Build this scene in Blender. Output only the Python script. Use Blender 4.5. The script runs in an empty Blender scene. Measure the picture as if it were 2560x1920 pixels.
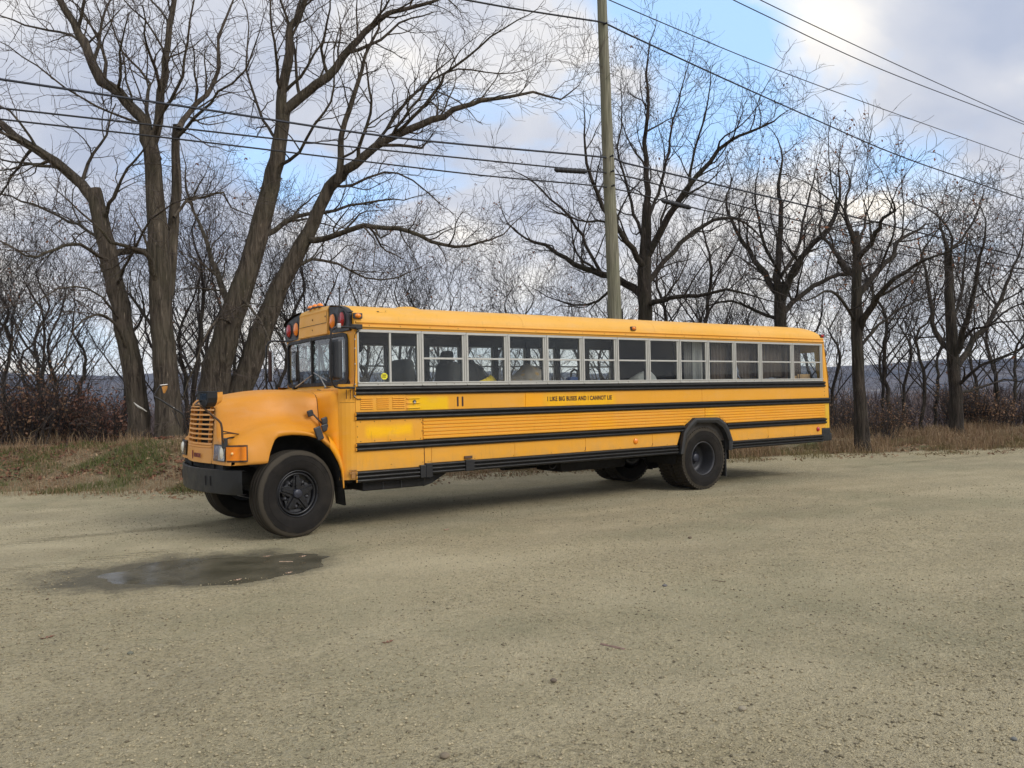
import bpy, bmesh, math, random
import numpy as np
from mathutils import Vector, Matrix
sc = bpy.context.scene
rng = random.Random(7)
# ---------------------------------------------------------------- camera
F_PX = 2041.6; CAM_H = 1.650
YAW, PITCH, ROLL = 0.605692, 0.0137843, -0.0203222
def cam_axes():
    cy, sy, cp, sp = math.cos(YAW), math.sin(YAW), math.cos(PITCH), math.sin(PITCH)
    w = np.array([sy*cp, cy*cp, sp]); r = np.array([cy, -sy, 0.0]); u = np.cross(r, w)
    c, s = math.cos(ROLL), math.sin(ROLL)
    return c*r+s*u, -s*r+c*u, w
CR, CU, CW = cam_axes()
cd = bpy.data.cameras.new('camera'); cam = bpy.data.objects.new('camera', cd); sc.collection.objects.link(cam)
cd.sensor_width = 36.0; cd.lens = 36.0*F_PX/2560.0; cd.clip_start = 0.05; cd.clip_end = 20000
cam.matrix_world = Matrix(((CR[0], CU[0], -CW[0], 0), (CR[1], CU[1], -CW[1], 0), (CR[2], CU[2], -CW[2], CAM_H), (0, 0, 0, 1)))
sc.camera = cam
# ---------------------------------------------------------------- light
SUN_DIR = Vector((0.30, -0.78, 0.62)).normalized()      # towards the sun
SUN_EL = math.asin(SUN_DIR.z); SUN_AZ = math.atan2(SUN_DIR.x, SUN_DIR.y)
sd = bpy.data.lights.new('sun', 'SUN'); sd.energy = 1.5; sd.angle = math.radians(26); sd.color = (1.0, 0.95, 0.88)
so = bpy.data.objects.new('sun', sd); sc.collection.objects.link(so)
so.rotation_euler = SUN_DIR.to_track_quat('Z', 'Y').to_euler(); so.location = (0, 0, 60)
wd = bpy.data.worlds.new('World'); sc.world = wd; wd.use_nodes = True
def build_world():
    nt = wd.node_tree; N = nt.nodes; K = nt.links; N.clear()
    out = N.new('ShaderNodeOutputWorld'); bg = N.new('ShaderNodeBackground'); bg.inputs[1].default_value = 0.15
    sky = N.new('ShaderNodeTexSky'); sky.sky_type = 'NISHITA'; sky.sun_disc = False
    sky.sun_elevation = SUN_EL; sky.sun_rotation = SUN_AZ; sky.altitude = 300; sky.dust_density = 0.6; sky.ozone_density = 2.0
    tc = N.new('ShaderNodeTexCoord'); sep = N.new('ShaderNodeSeparateXYZ'); K.new(tc.outputs['Generated'], sep.inputs[0])
    def math_(op, a, b=None, clamp=False):
        m = N.new('ShaderNodeMath'); m.operation = op; m.use_clamp = clamp
        for i, v in ((0, a), (1, b)):
            if v is None: continue
            if hasattr(v, 'is_output'): K.new(v, m.inputs[i])
            else: m.inputs[i].default_value = v
        return m.outputs[0]
    z = math_('MAXIMUM', sep.outputs[2], 0.0); zz = math_('ADD', z, 0.38)
    cx = math_('DIVIDE', sep.outputs[0], zz); cy = math_('DIVIDE', sep.outputs[1], zz)
    comb = N.new('ShaderNodeCombineXYZ'); K.new(cx, comb.inputs[0]); K.new(cy, comb.inputs[1])
    def noise(scale, detail, rough, off, dist=0.0):
        mp = N.new('ShaderNodeMapping'); K.new(comb.outputs[0], mp.inputs[0]); mp.inputs[1].default_value = off
        n = N.new('ShaderNodeTexNoise'); K.new(mp.outputs[0], n.inputs[0]); n.inputs['Scale'].default_value = scale
        n.inputs['Detail'].default_value = detail; n.inputs['Roughness'].default_value = rough; n.inputs['Distortion'].default_value = dist
        return n.outputs[0]
    def ramp(x, stops):
        r = N.new('ShaderNodeValToRGB'); K.new(x, r.inputs[0]); e = r.color_ramp.elements
        while len(e) < len(stops): e.new(0.5)
        for i, (p, c) in enumerate(stops): e[i].position = p; e[i].color = (c[0], c[1], c[2], 1)
        return r.outputs[0]
    def mix(f, a, b):
        m = N.new('ShaderNodeMix'); m.data_type = 'RGBA'
        if hasattr(f, 'is_output'): K.new(f, m.inputs[0])
        else: m.inputs[0].default_value = f
        for i, v in ((6, a), (7, b)):
            if hasattr(v, 'is_output'): K.new(v, m.inputs[i])
            else: m.inputs[i].default_value = (*v, 1)
        return m.outputs[2]
    n1 = noise(1.7, 9, 0.50, SKY_OFF, 0.3); n2 = noise(2.6, 8, 0.50, SKY_OF2, 0.3); n3 = noise(1.0, 5, 0.5, (1.3, 9.2, 0))
    mask = ramp(n1, [(0.355, (0, 0, 0)), (0.445, (1, 1, 1))])
    shade = math_('ADD', math_('MULTIPLY', n2, 0.62), math_('MULTIPLY', n3, 0.38))
    S = 1.0/0.12
    cloud = ramp(shade, [(0.37, (.31*S, .345*S, .43*S)), (0.48, (.43*S, .445*S, .49*S)), (0.57, (.66*S, .635*S, .60*S)), (0.69, (.90*S, .81*S, .67*S))])
    blue = N.new('ShaderNodeVectorMath'); blue.operation = 'MULTIPLY'; K.new(sky.outputs[0], blue.inputs[0]); blue.inputs[1].default_value = (1.0, 1.05, 1.15)
    veil = mix(0.72, blue.outputs[0], (.36*S, .56*S, .84*S))
    col = mix(mask, veil, cloud)
    hor = ramp(z, [(0.0, (1, 1, 1)), (0.05, (.75, .75, .75)), (0.16, (0, 0, 0))])
    hcol = mix(n2, (.66*S, .70*S, .74*S), (.98*S, .90*S, .72*S))
    col = mix(math_('MULTIPLY', hor, 0.8), col, hcol)
    K.new(col, bg.inputs[0]); K.new(bg.outputs[0], out.inputs[0])
SKY_OFF = (4.800, 10.050, 0.0); SKY_OF2 = (11.808, 17.698, 0.0)
build_world()
sc.view_settings.view_transform = 'Standard'; sc.view_settings.look = 'None'; sc.view_settings.gamma = 1.0
sc.view_settings.use_curve_mapping = False; sc.view_settings.exposure = 0.43
sc.cycles.max_bounces = 6; sc.cycles.transparent_max_bounces = 24; sc.cycles.diffuse_bounces = 3; sc.cycles.glossy_bounces = 3
sc.cycles.transmission_bounces = 3; sc.cycles.volume_bounces = 0; sc.cycles.use_denoising = True
sc.cycles.caustics_reflective = False; sc.cycles.caustics_refractive = False
# ---------------------------------------------------------------- helpers
def at(px, py, D):
    """world point seen at photo pixel (2560 wide) at camera depth D metres"""
    v = CW + (px-1280)/F_PX*CR - (py-960)/F_PX*CU
    return np.array([0, 0, CAM_H]) + D*v
def T(px, py, D): return at(px*1.15732, py*1.15732, D)
class MB:
    def __init__(s): s.v = []; s.f = []; s.sm = []
    def add(s, vs, fs, smooth=False):
        b = len(s.v); s.v += [tuple(map(float, v)) for v in vs]; s.f += [tuple(b+i for i in f) for f in fs]; s.sm += [smooth]*len(fs)
        return s
    def box(s, x0, x1, y0, y1, z0, z1):
        vs = [(x, y, z) for x in (x0, x1) for y in (y0, y1) for z in (z0, z1)]
        return s.add(vs, [(0, 1, 3, 2), (4, 6, 7, 5), (0, 4, 5, 1), (2, 3, 7, 6), (0, 2, 6, 4), (1, 5, 7, 3)])
    def obox(s, c, ax, hs):
        c = Vector(c); a = [Vector(v).normalized()*h for v, h in zip(ax, hs)]
        vs = [c+i*a[0]+j*a[1]+k*a[2] for i in (-1, 1) for j in (-1, 1) for k in (-1, 1)]
        return s.add(vs, [(0, 1, 3, 2), (4, 6, 7, 5), (0, 4, 5, 1), (2, 3, 7, 6), (0, 2, 6, 4), (1, 5, 7, 3)])
    def tube(s, pts, r, n=8, caps=True, smooth=True):
        pts = [Vector(p) for p in pts]; rs = r if isinstance(r, (list, tuple)) else [r]*len(pts)
        rings = []; prev = None
        for i, p in enumerate(pts):
            t = ((pts[min(i+1, len(pts)-1)]-pts[max(i-1, 0)])).normalized()
            if prev is None: a = t.orthogonal().normalized()
            else: a = (prev - t*prev.dot(t)).normalized()
            prev = a; b = t.cross(a)
            rings.append([p+rs[i]*(math.cos(2*math.pi*k/n)*a+math.sin(2*math.pi*k/n)*b) for k in range(n)])
        vs = [v for q in rings for v in q]
        fs = [(i*n+k, i*n+(k+1) % n, (i+1)*n+(k+1) % n, (i+1)*n+k) for i in range(len(pts)-1) for k in range(n)]
        s.add(vs, fs, smooth)
        if caps: s.add(rings[0], [tuple(range(n))[::-1]]); s.add(rings[-1], [tuple(range(n))])
        return s
    def lathe(s, prof, c, axis='y', n=32, smooth=True, closed=False, sq=1.0):
        """prof: (radius, offset along the axis)"""
        vs = []; m = len(prof)
        for k in range(n):
            a = 2*math.pi*k/n; ca, sa = math.cos(a), math.sin(a)
            for (r, o) in prof:
                if axis == 'y': vs.append((c[0]+r*ca, c[1]+o, c[2]+r*sa*sq))
                elif axis == 'x': vs.append((c[0]+o, c[1]+r*ca, c[2]+r*sa*sq))
                else: vs.append((c[0]+r*ca, c[1]+r*sa, c[2]+o))
        mm = m if closed else m-1
        fs = [(k*m+i, k*m+(i+1) % m, ((k+1) % n)*m+(i+1) % m, ((k+1) % n)*m+i) for k in range(n) for i in range(mm)]
        return s.add(vs, fs, smooth)
    def grid(s, P, smooth=True, skip=None):
        nr, nc = len(P), len(P[0]); vs = [p for row in P for p in row]
        fs = [(i*nc+j, i*nc+j+1, (i+1)*nc+j+1, (i+1)*nc+j) for i in range(nr-1) for j in range(nc-1) if not (skip and skip(i, j))]
        return s.add(vs, fs, smooth)
    def prism(s, poly, y0, y1, axis='y'):
        """closed polygon extruded along one axis"""
        n = len(poly)
        def mk(a, b, o): return {'y': (a, o, b), 'x': (o, a, b), 'z': (a, b, o)}[axis]
        vs = [mk(a, b, y0) for a, b in poly]+[mk(a, b, y1) for a, b in poly]
        fs = [tuple(range(n)), tuple(range(n, 2*n))[::-1]]+[(i, i+n, (i+1) % n+n, (i+1) % n) for i in range(n)]
        return s.add(vs, fs)
    def ball(s, c, r, n=10, m=6):
        r = r if isinstance(r, (tuple, list)) else (r, r, r); rows = []
        for i in range(m+1):
            th = math.pi*i/m; rows.append([(c[0]+r[0]*math.sin(th)*math.cos(2*math.pi*k/n), c[1]+r[1]*math.sin(th)*math.sin(2*math.pi*k/n), c[2]+r[2]*math.cos(th)) for k in range(n+1)])
        return s.grid(rows)
    def build(s, name, mat, parent=None, bevel=0, mirror=None, subsurf=0, loc=None, recalc=True, merge=0, **props):
        V = s.v
        if mirror is not None: V = [(x, mirror-y, z) for x, y, z in V]
        me = bpy.data.meshes.new(name); me.from_pydata(V, [], s.f)
        me.polygons.foreach_set('use_smooth', s.sm)
        if recalc or mirror is not None or merge:
            bm = bmesh.new(); bm.from_mesh(me)
            if merge: bmesh.ops.remove_doubles(bm, verts=bm.verts, dist=merge)
            bmesh.ops.recalc_face_normals(bm, faces=bm.faces); bm.to_mesh(me); bm.free()
        me.materials.append(mat); me.update()
        o = bpy.data.objects.new(name, me); sc.collection.objects.link(o)
        if parent is not None: o.parent = parent
        if loc is not None: o.location = loc
        if bevel:
            b = o.modifiers.new('bevel', 'BEVEL'); b.width = bevel; b.segments = 2; b.limit_method = 'ANGLE'; b.angle_limit = math.radians(40)
        if subsurf:
            b = o.modifiers.new('sub', 'SUBSURF'); b.levels = subsurf; b.render_levels = subsurf
        for k, v in props.items(): o[k] = v
        return o
def thing(name, label, cat, loc=(0, 0, 0), group=None, rz=0):
    o = bpy.data.objects.new(name, None); sc.collection.objects.link(o); o.location = tuple(loc); o.rotation_euler = (0, 0, rz)
    o['label'] = label; o['category'] = cat
    if group: o['group'] = group
    return o
def tag(o, label, cat, group=None):
    o['label'] = label; o['category'] = cat
    if group: o['group'] = group
    return o
def npmesh(name, V, F, mat, parent=None, smooth=False, loc=None, uvz=None, **props):
    """fast mesh from numpy arrays; F: (n,3) or (n,4)"""
    me = bpy.data.meshes.new(name); k = F.shape[1]
    me.vertices.add(len(V)); me.vertices.foreach_set('co', np.ascontiguousarray(V, dtype=np.float32).ravel())
    me.loops.add(F.size); me.loops.foreach_set('vertex_index', np.ascontiguousarray(F, dtype=np.int32).ravel())
    me.polygons.add(len(F)); me.polygons.foreach_set('loop_start', np.arange(0, F.size, k, dtype=np.int32)); me.polygons.foreach_set('loop_total', np.full(len(F), k, dtype=np.int32))
    me.polygons.foreach_set('use_smooth', np.full(len(F), smooth)); me.materials.append(mat)
    if uvz is not None:
        a = me.attributes.new('tint', 'FLOAT', 'POINT'); a.data.foreach_set('value', np.ascontiguousarray(uvz, dtype=np.float32))
    me.update(calc_edges=True)
    o = bpy.data.objects.new(name, me); sc.collection.objects.link(o)
    if parent is not None: o.parent = parent
    if loc is not None: o.location = loc
    for a, b in props.items(): o[a] = b
    return o
# numpy value noise
def vnoise(x, y, seed=0):
    xi = np.floor(x).astype(np.int64); yi = np.floor(y).astype(np.int64); xf = x-xi; yf = y-yi
    def h(a, b):
        n = (a*374761393+b*668265263+seed*974634777) & 0x7fffffff; n = ((n ^ (n >> 13))*1274126177) & 0x7fffffff
        return ((n ^ (n >> 16)) & 0xffff)/65535.0
    u = xf*xf*(3-2*xf); v = yf*yf*(3-2*yf)
    return (h(xi, yi)*(1-u)+h(xi+1, yi)*u)*(1-v)+(h(xi, yi+1)*(1-u)+h(xi+1, yi+1)*u)*v
def fbm(x, y, oct=4, seed=0):
    s = 0; a = 0.5
    for i in range(oct): s = s+a*vnoise(x*2**i+i*17.3, y*2**i+i*9.1, seed+i); a *= 0.5
    return s
# ---------------------------------------------------------------- materials
class NT:
    def __init__(s, name):
        s.m = bpy.data.materials.new(name); s.m.use_nodes = True; s.t = s.m.node_tree; s.N = s.t.nodes; s.K = s.t.links
        s.b = s.N['Principled BSDF']; s.co = s.N.new('ShaderNodeTexCoord')
    def put(s, inp, v):
        if hasattr(v, 'is_output'): s.K.new(v, inp)
        elif isinstance(v, (tuple, list)) and len(v) == 3 and inp.type == 'RGBA': inp.default_value = (*v, 1)
        else: inp.default_value = v
    def vec(s, scale=(1, 1, 1), loc=(0, 0, 0), src='Object'):
        m = s.N.new('ShaderNodeMapping'); s.K.new(s.co.outputs[src], m.inputs[0]); m.inputs[1].default_value = loc; m.inputs[3].default_value = scale; return m.outputs[0]
    def noise(s, scale, detail=4, rough=0.55, vec=None, dist=0):
        n = s.N.new('ShaderNodeTexNoise'); s.K.new(vec or s.co.outputs['Object'], n.inputs[0]); n.inputs['Scale'].default_value = scale
        n.inputs['Detail'].default_value = detail; n.inputs['Roughness'].default_value = rough; n.inputs['Distortion'].default_value = dist; return n.outputs[0]
    def vor(s, scale, vec=None, feat='F1', out=0):
        n = s.N.new('ShaderNodeTexVoronoi'); n.feature = feat; s.K.new(vec or s.co.outputs['Object'], n.inputs[0]); n.inputs['Scale'].default_value = scale; return n.outputs[out]
    def ramp(s, x, *st):
        r = s.N.new('ShaderNodeValToRGB'); s.K.new(x, r.inputs[0]); e = r.color_ramp.elements
        while len(e) < len(st): e.new(0.5)
        for i, (p, c) in enumerate(st):
            c = (c, c, c) if not isinstance(c, (tuple, list)) else c
            e[i].position = p; e[i].color = (*c, 1)
        return r.outputs[0]
    def mix(s, f, a, b, mode='MIX'):
        m = s.N.new('ShaderNodeMix'); m.data_type = 'RGBA'; m.blend_type = mode; s.put(m.inputs[0], f); s.put(m.inputs[6], a); s.put(m.inputs[7], b); return m.outputs[2]
    def math(s, op, a, b=0.0, clamp=False):
        m = s.N.new('ShaderNodeMath'); m.operation = op; m.use_clamp = clamp; s.put(m.inputs[0], a); s.put(m.inputs[1], b); return m.outputs[0]
    def bump(s, h, strength=0.5, dist=0.01, prev=None):
        b = s.N.new('ShaderNodeBump'); s.K.new(h, b.inputs['Height']); b.inputs['Strength'].default_value = strength; b.inputs['Distance'].default_value = dist
        if prev is not None: s.K.new(prev, b.inputs['Normal'])
        return b.outputs[0]
    def attr(s, n):
        a = s.N.new('ShaderNodeAttribute'); a.attribute_name = n; return a.outputs['Fac']
    def done(s, col, rough=0.6, metal=0.0, normal=None, spec=0.5, coat=0.0):
        s.put(s.b.inputs['Base Color'], col); s.put(s.b.inputs['Roughness'], rough); s.put(s.b.inputs['Metallic'], metal)
        s.put(s.b.inputs['Specular IOR Level'], spec); s.put(s.b.inputs['Coat Weight'], coat)
        if normal is not None: s.K.new(normal, s.b.inputs['Normal'])
        return s.m
def simple(name, col, rough=0.6, metal=0.0, var=0.15, scale=6, bump=0.0, spec=0.5, coat=0.0):
    t = NT(name); n = t.noise(scale, 5); lo = tuple(c*(1-var) for c in col); hi = tuple(min(1, c*(1+var)) for c in col)
    c = t.mix(n, lo, hi); r = t.ramp(t.noise(scale*2.3, 3), (0.3, max(0, rough-0.1)), (0.7, min(1, rough+0.1)))
    nm = t.bump(t.noise(scale*8, 4), bump, 0.003) if bump else None
    return t.done(c, r, metal, nm, spec, coat)
def glass(name, tint, refl=0.06, thr=1.0, dirt=0.12):
    t = NT(name); t.N.remove(t.b); out = t.N['Material Output']
    tr = t.N.new('ShaderNodeBsdfTransparent'); tr.inputs[0].default_value = (*tint, 1)
    gl = t.N.new('ShaderNodeBsdfGlossy'); gl.inputs['Roughness'].default_value = 0.015
    df = t.N.new('ShaderNodeBsdfDiffuse'); df.inputs[0].default_value = (.5, .49, .45, 1)
    fr = t.N.new('ShaderNodeLayerWeight'); fr.inputs[0].default_value = .5   # pane: both faces reflect alike
    fq = t.math('ADD', t.math('MULTIPLY', t.math('POWER', fr.outputs['Facing'], 5.0), .92), .05)
    m1 = t.N.new('ShaderNodeMixShader'); t.K.new(t.math('MULTIPLY', fq, thr, True), m1.inputs[0]); t.K.new(tr.outputs[0], m1.inputs[1]); t.K.new(gl.outputs[0], m1.inputs[2])
    m2 = t.N.new('ShaderNodeMixShader'); t.K.new(t.math('MULTIPLY', t.ramp(t.noise(3.0, 6), (0.35, 0.0), (0.75, 1.0)), dirt), m2.inputs[0]); t.K.new(m1.outputs[0], m2.inputs[1]); t.K.new(df.outputs[0], m2.inputs[2])
    t.K.new(m2.outputs[0], out.inputs[0]); return t.m
YEL = (0.77, 0.348, 0.018)
def paint(name, base, patches=(), rough=0.42, fade=0.25, grime=0.3):
    """sun-faded bus enamel; patches: boxes (x0,x1,z0,z1,soft,colour) of fresher spray paint, in bus coordinates"""
    t = NT(name); sep = t.N.new('ShaderNodeSeparateXYZ'); t.K.new(t.co.outputs['Object'], sep.inputs[0])
    n = t.noise(1.1, 6, 0.6, t.vec((0.5, 1, 2.0))); pale = tuple(min(1, c*1.0+0.055) for c in base)
    c = t.mix(t.math('MULTIPLY', t.ramp(n, (0.38, 0.0), (0.68, 1.0)), fade*2), base, pale)
    for (x0, x1, z0, z1, sf, col) in patches:
        jit = t.math('MULTIPLY', t.math('SUBTRACT', t.noise(5, 4), 0.5), sf*1.6)
        def edge(v, a, b):
            e1 = t.math('DIVIDE', t.math('SUBTRACT', t.math('ADD', v, jit), a), sf, True); e2 = t.math('DIVIDE', t.math('SUBTRACT', b, t.math('ADD', v, jit)), sf, True)
            return t.math('MULTIPLY', e1, e2)
        c = t.mix(t.math('MULTIPLY', edge(sep.outputs[0], x0, x1), edge(sep.outputs[2], z0, z1)), c, col)
    # vertical grime streaks and specks
    st = t.noise(9, 6, 0.6, t.vec((3.0, 3.0, 0.35))); c = t.mix(t.math('MULTIPLY', t.ramp(st, (0.58, 0.0), (0.80, 1.0)), grime), c, tuple(x*0.55+.02 for x in base))
    sp = t.noise(46, 3, 0.6); c = t.mix(t.math('MULTIPLY', t.ramp(sp, (0.70, 0.0), (0.78, 1.0)), grime), c, (0.25, 0.13, 0.04))
    low = t.math('MULTIPLY', t.ramp(sep.outputs[2], (0.55, 1.0), (1.02, 0.0)), t.ramp(t.noise(5, 6, .65), (.36, 0), (.66, 1))); c = t.mix(t.math('MULTIPLY', low, 0.80), c, (0.36, 0.26, 0.14))
    wl = t.noise(2.6, 6, .65, t.vec((1, 1, 3), (9, 2, 4))); c = t.mix(t.math('MULTIPLY', t.ramp(wl, (.54, 0), (.70, 1)), .34), c, tuple(min(1, x*.80+.10) for x in base))
    r = t.ramp(t.noise(4, 5), (0.3, rough-0.08), (0.75, rough+0.14))
    nm = t.bump(t.noise(1.6, 4), 0.28, 0.03)
    return t.done(c, r, 0, nm, 0.38, 0.0)
FRESH = (0.94, 0.49, 0.001)
M = {}
M['side'] = paint('bus_yellow_side', YEL, [(0.72, 1.36, 1.45, 1.68, .05, (0.86, .50, .001)), (2.55, 2.95, 1.4, 1.7, .05, (.88, .38, .006)), (2.9, 4.35, 1.4, 1.70, .12, (.88, .46, .002)), (4.4, 6.2, 1.4, 1.7, .5, (.86, .38, .008)),
    (0.10, 0.80, 1.135, 1.335, .07, FRESH), (3.7, 4.35, 1.08, 1.33, .14, (.84, .39, .010)), (6.2, 6.7, 1.18, 1.4, .16, (.90, .47, .001)), (6.8, 8.0, 1.08, 1.40, .35, (.88, .40, .008))], grime=.55)
M['yellow'] = paint('bus_yellow', YEL, grime=.3)
M['roof'] = paint('bus_yellow_roof', (0.78, 0.40, 0.050), fade=.4, grime=.42, rough=.5)
M['hood'] = paint('hood_orange', (0.66, 0.262, 0.016), rough=.50, fade=.22, grime=.18)
M['nose'] = paint('nose_faded', (0.74, 0.33, 0.055), rough=.5, fade=.35, grime=.35)
M['cowlp'] = paint('cowl_orange', (0.84, 0.33, 0.006), rough=.38, fade=.1, grime=.15)
M['header'] = paint('header_faded', (0.80, 0.42, 0.075), rough=.5, fade=.4, grime=.25)
M['yrear'] = paint('rear_yellow', (0.72, 0.42, 0.02), rough=.5)
M['rail'] = simple('rail_black', (.009, .0085, .008), .45, 0, .35, 5, .1, .3)
M['black'] = simple('black_paint', (.010, .010, .011), .42, 0, .3, 6)
M['matte'] = simple('chassis_black', (.013, .012, .011), .8, 0, .4, 5)
M['rubber'] = simple('rubber_seal', (.02, .02, .02), .6, 0, .2, 8)
M['plastic'] = simple('dark_plastic', (.03, .032, .036), .5, 0, .2, 8)
M['alu'] = simple('window_alloy', (.50, .49, .45), .42, .25, .12, 9)
M['steel'] = simple('bare_steel', (.45, .44, .42), .35, .8, .2, 20)
M['bumper'] = simple('bumper_black', (.014, .015, .017), .45, 0, .4, 4, .15, .4)
M['screw'] = simple('screw_rust', (.10, .055, .03), .6, .2, .3, 40)
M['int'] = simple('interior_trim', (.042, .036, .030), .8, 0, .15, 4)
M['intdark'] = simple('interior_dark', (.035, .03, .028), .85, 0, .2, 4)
M['glass'] = glass('side_glass', (.86, .89, .87), dirt=.025)
M['wglass'] = glass('windshield_glass', (.62, .74, .76), thr=1.9, dirt=.025)
M['amber'] = simple('amber_lens', (.92, .25, .006), .16, 0, .12, 14, 0, .6, .5)
M['red'] = simple('red_lens', (.40, .006, .010), .18, 0, .15, 14, 0, .6, .5)
M['clear'] = simple('clear_lens', (.62, .64, .64), .12, .45, .25, 18, 0, .6, .6)
M['decal'] = simple('decal_dark', (.035, .008, .008), .5, 0, .1)
# ================================================================ THE BUS  (local: x rearwards, y away from the camera, z up)
BX, BY, W = 4.18, 9.465, 2.44
bus = thing('school_bus', 'long yellow school bus converted with curtains, parked on the gravel lot', 'school bus', (BX, BY, 0))
def bp(px, py, y):
    """bus-local point on the lengthwise plane y seen at a photo pixel"""
    v = CW + (px-1280)/F_PX*CR - (py-960)/F_PX*CU; t = (BY+y)/v[1]
    return (t*v[0]-BX, y, CAM_H+t*v[2])
def bpx(px, py, x):
    v = CW + (px-1280)/F_PX*CR - (py-960)/F_PX*CU; t = (BX+x)/v[0]
    return (x, t*v[1]-BY, CAM_H+t*v[2])
def Bc(f, x, y):  # crop coordinates used while measuring
    o = {'A': (440, 740, 4.424), 'C': (860, 780, 4.424), 'D': (1280, 780, 4.424), 'E': (1640, 800, 4.424), 'F': (860, 1000, 4.424), 'R': (1460, 1030, 5.53), 'W': (700, 740, 6.38), 'G': (440, 960, 5.53), 'H': (740, 960, 5.184), 'Q': (2000, 820, 5.53), 'M': (360, 920, 8.508)}[f]
    return o[0]+x/o[2], o[1]+y/o[2]
P = lambda f, x, y, yy: bp(*Bc(f, x, y), yy)
def both(fn):
    for far in (False, True): fn(W if far else None, far)
def plate(name, poly, mat, mirror=None, y0=0.0, t=0.03, parent=bus, bevel=.003, **k):
    return MB().prism(poly, y0, y0+t).build(name, mat, parent, bevel=bevel, mirror=mirror, **k)
def rail_profile(z0, z1, n, d=.032):
    pts = [(0.0, z0)]; h = (z1-z0)/n
    for i in range(n):
        a = z0+i*h
        pts += [(-.010, a+h*.06), (-d, a+h*.24), (-d-.004, a+h*.5), (-d, a+h*.76), (-.010, a+h*.94)]
    return pts+[(0.0, z1)]
def rail(name, x0, x1, z0, z1, n=2, mirror=None, d=.032, sl0=0, sl1=0):
    m = MB(); pr = rail_profile(z0, z1, n, d)
    L0 = [(x0+sl0*(z-z0), y, z) for y, z in pr]; L1 = [(x1+sl1*(z-z0), y, z) for y, z in pr]
    m.grid([L0, L1], smooth=False); m.add(L0, [tuple(range(len(L0)))]); m.add(L1, [tuple(range(len(L1)))])
    o = m.build(name, M['rail'], bus, mirror=mirror)
    if mirror is None:
        for k in range(n):
            zz = z0+(k+.5)*(z1-z0)/n
            if x0 < .1: MB().box(x0-.012, x0+.004, -.026, -.002, zz-.018, zz+.018).build('rail_clip', M['yellow'], o, bevel=.003)
    return o
def screws(pts, parent, name='screw', r=.007, mat=None, mirror=None, y=-.002):
    m = MB()
    for x, z in pts: m.lathe([(0, -.004), (r*.7, -.0035), (r, 0.002)], (x, y, z), 'y', 6)
    o = m.build(name, mat or M['screw'], parent, mirror=mirror); o['kind'] = 'stuff'; return o
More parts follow.
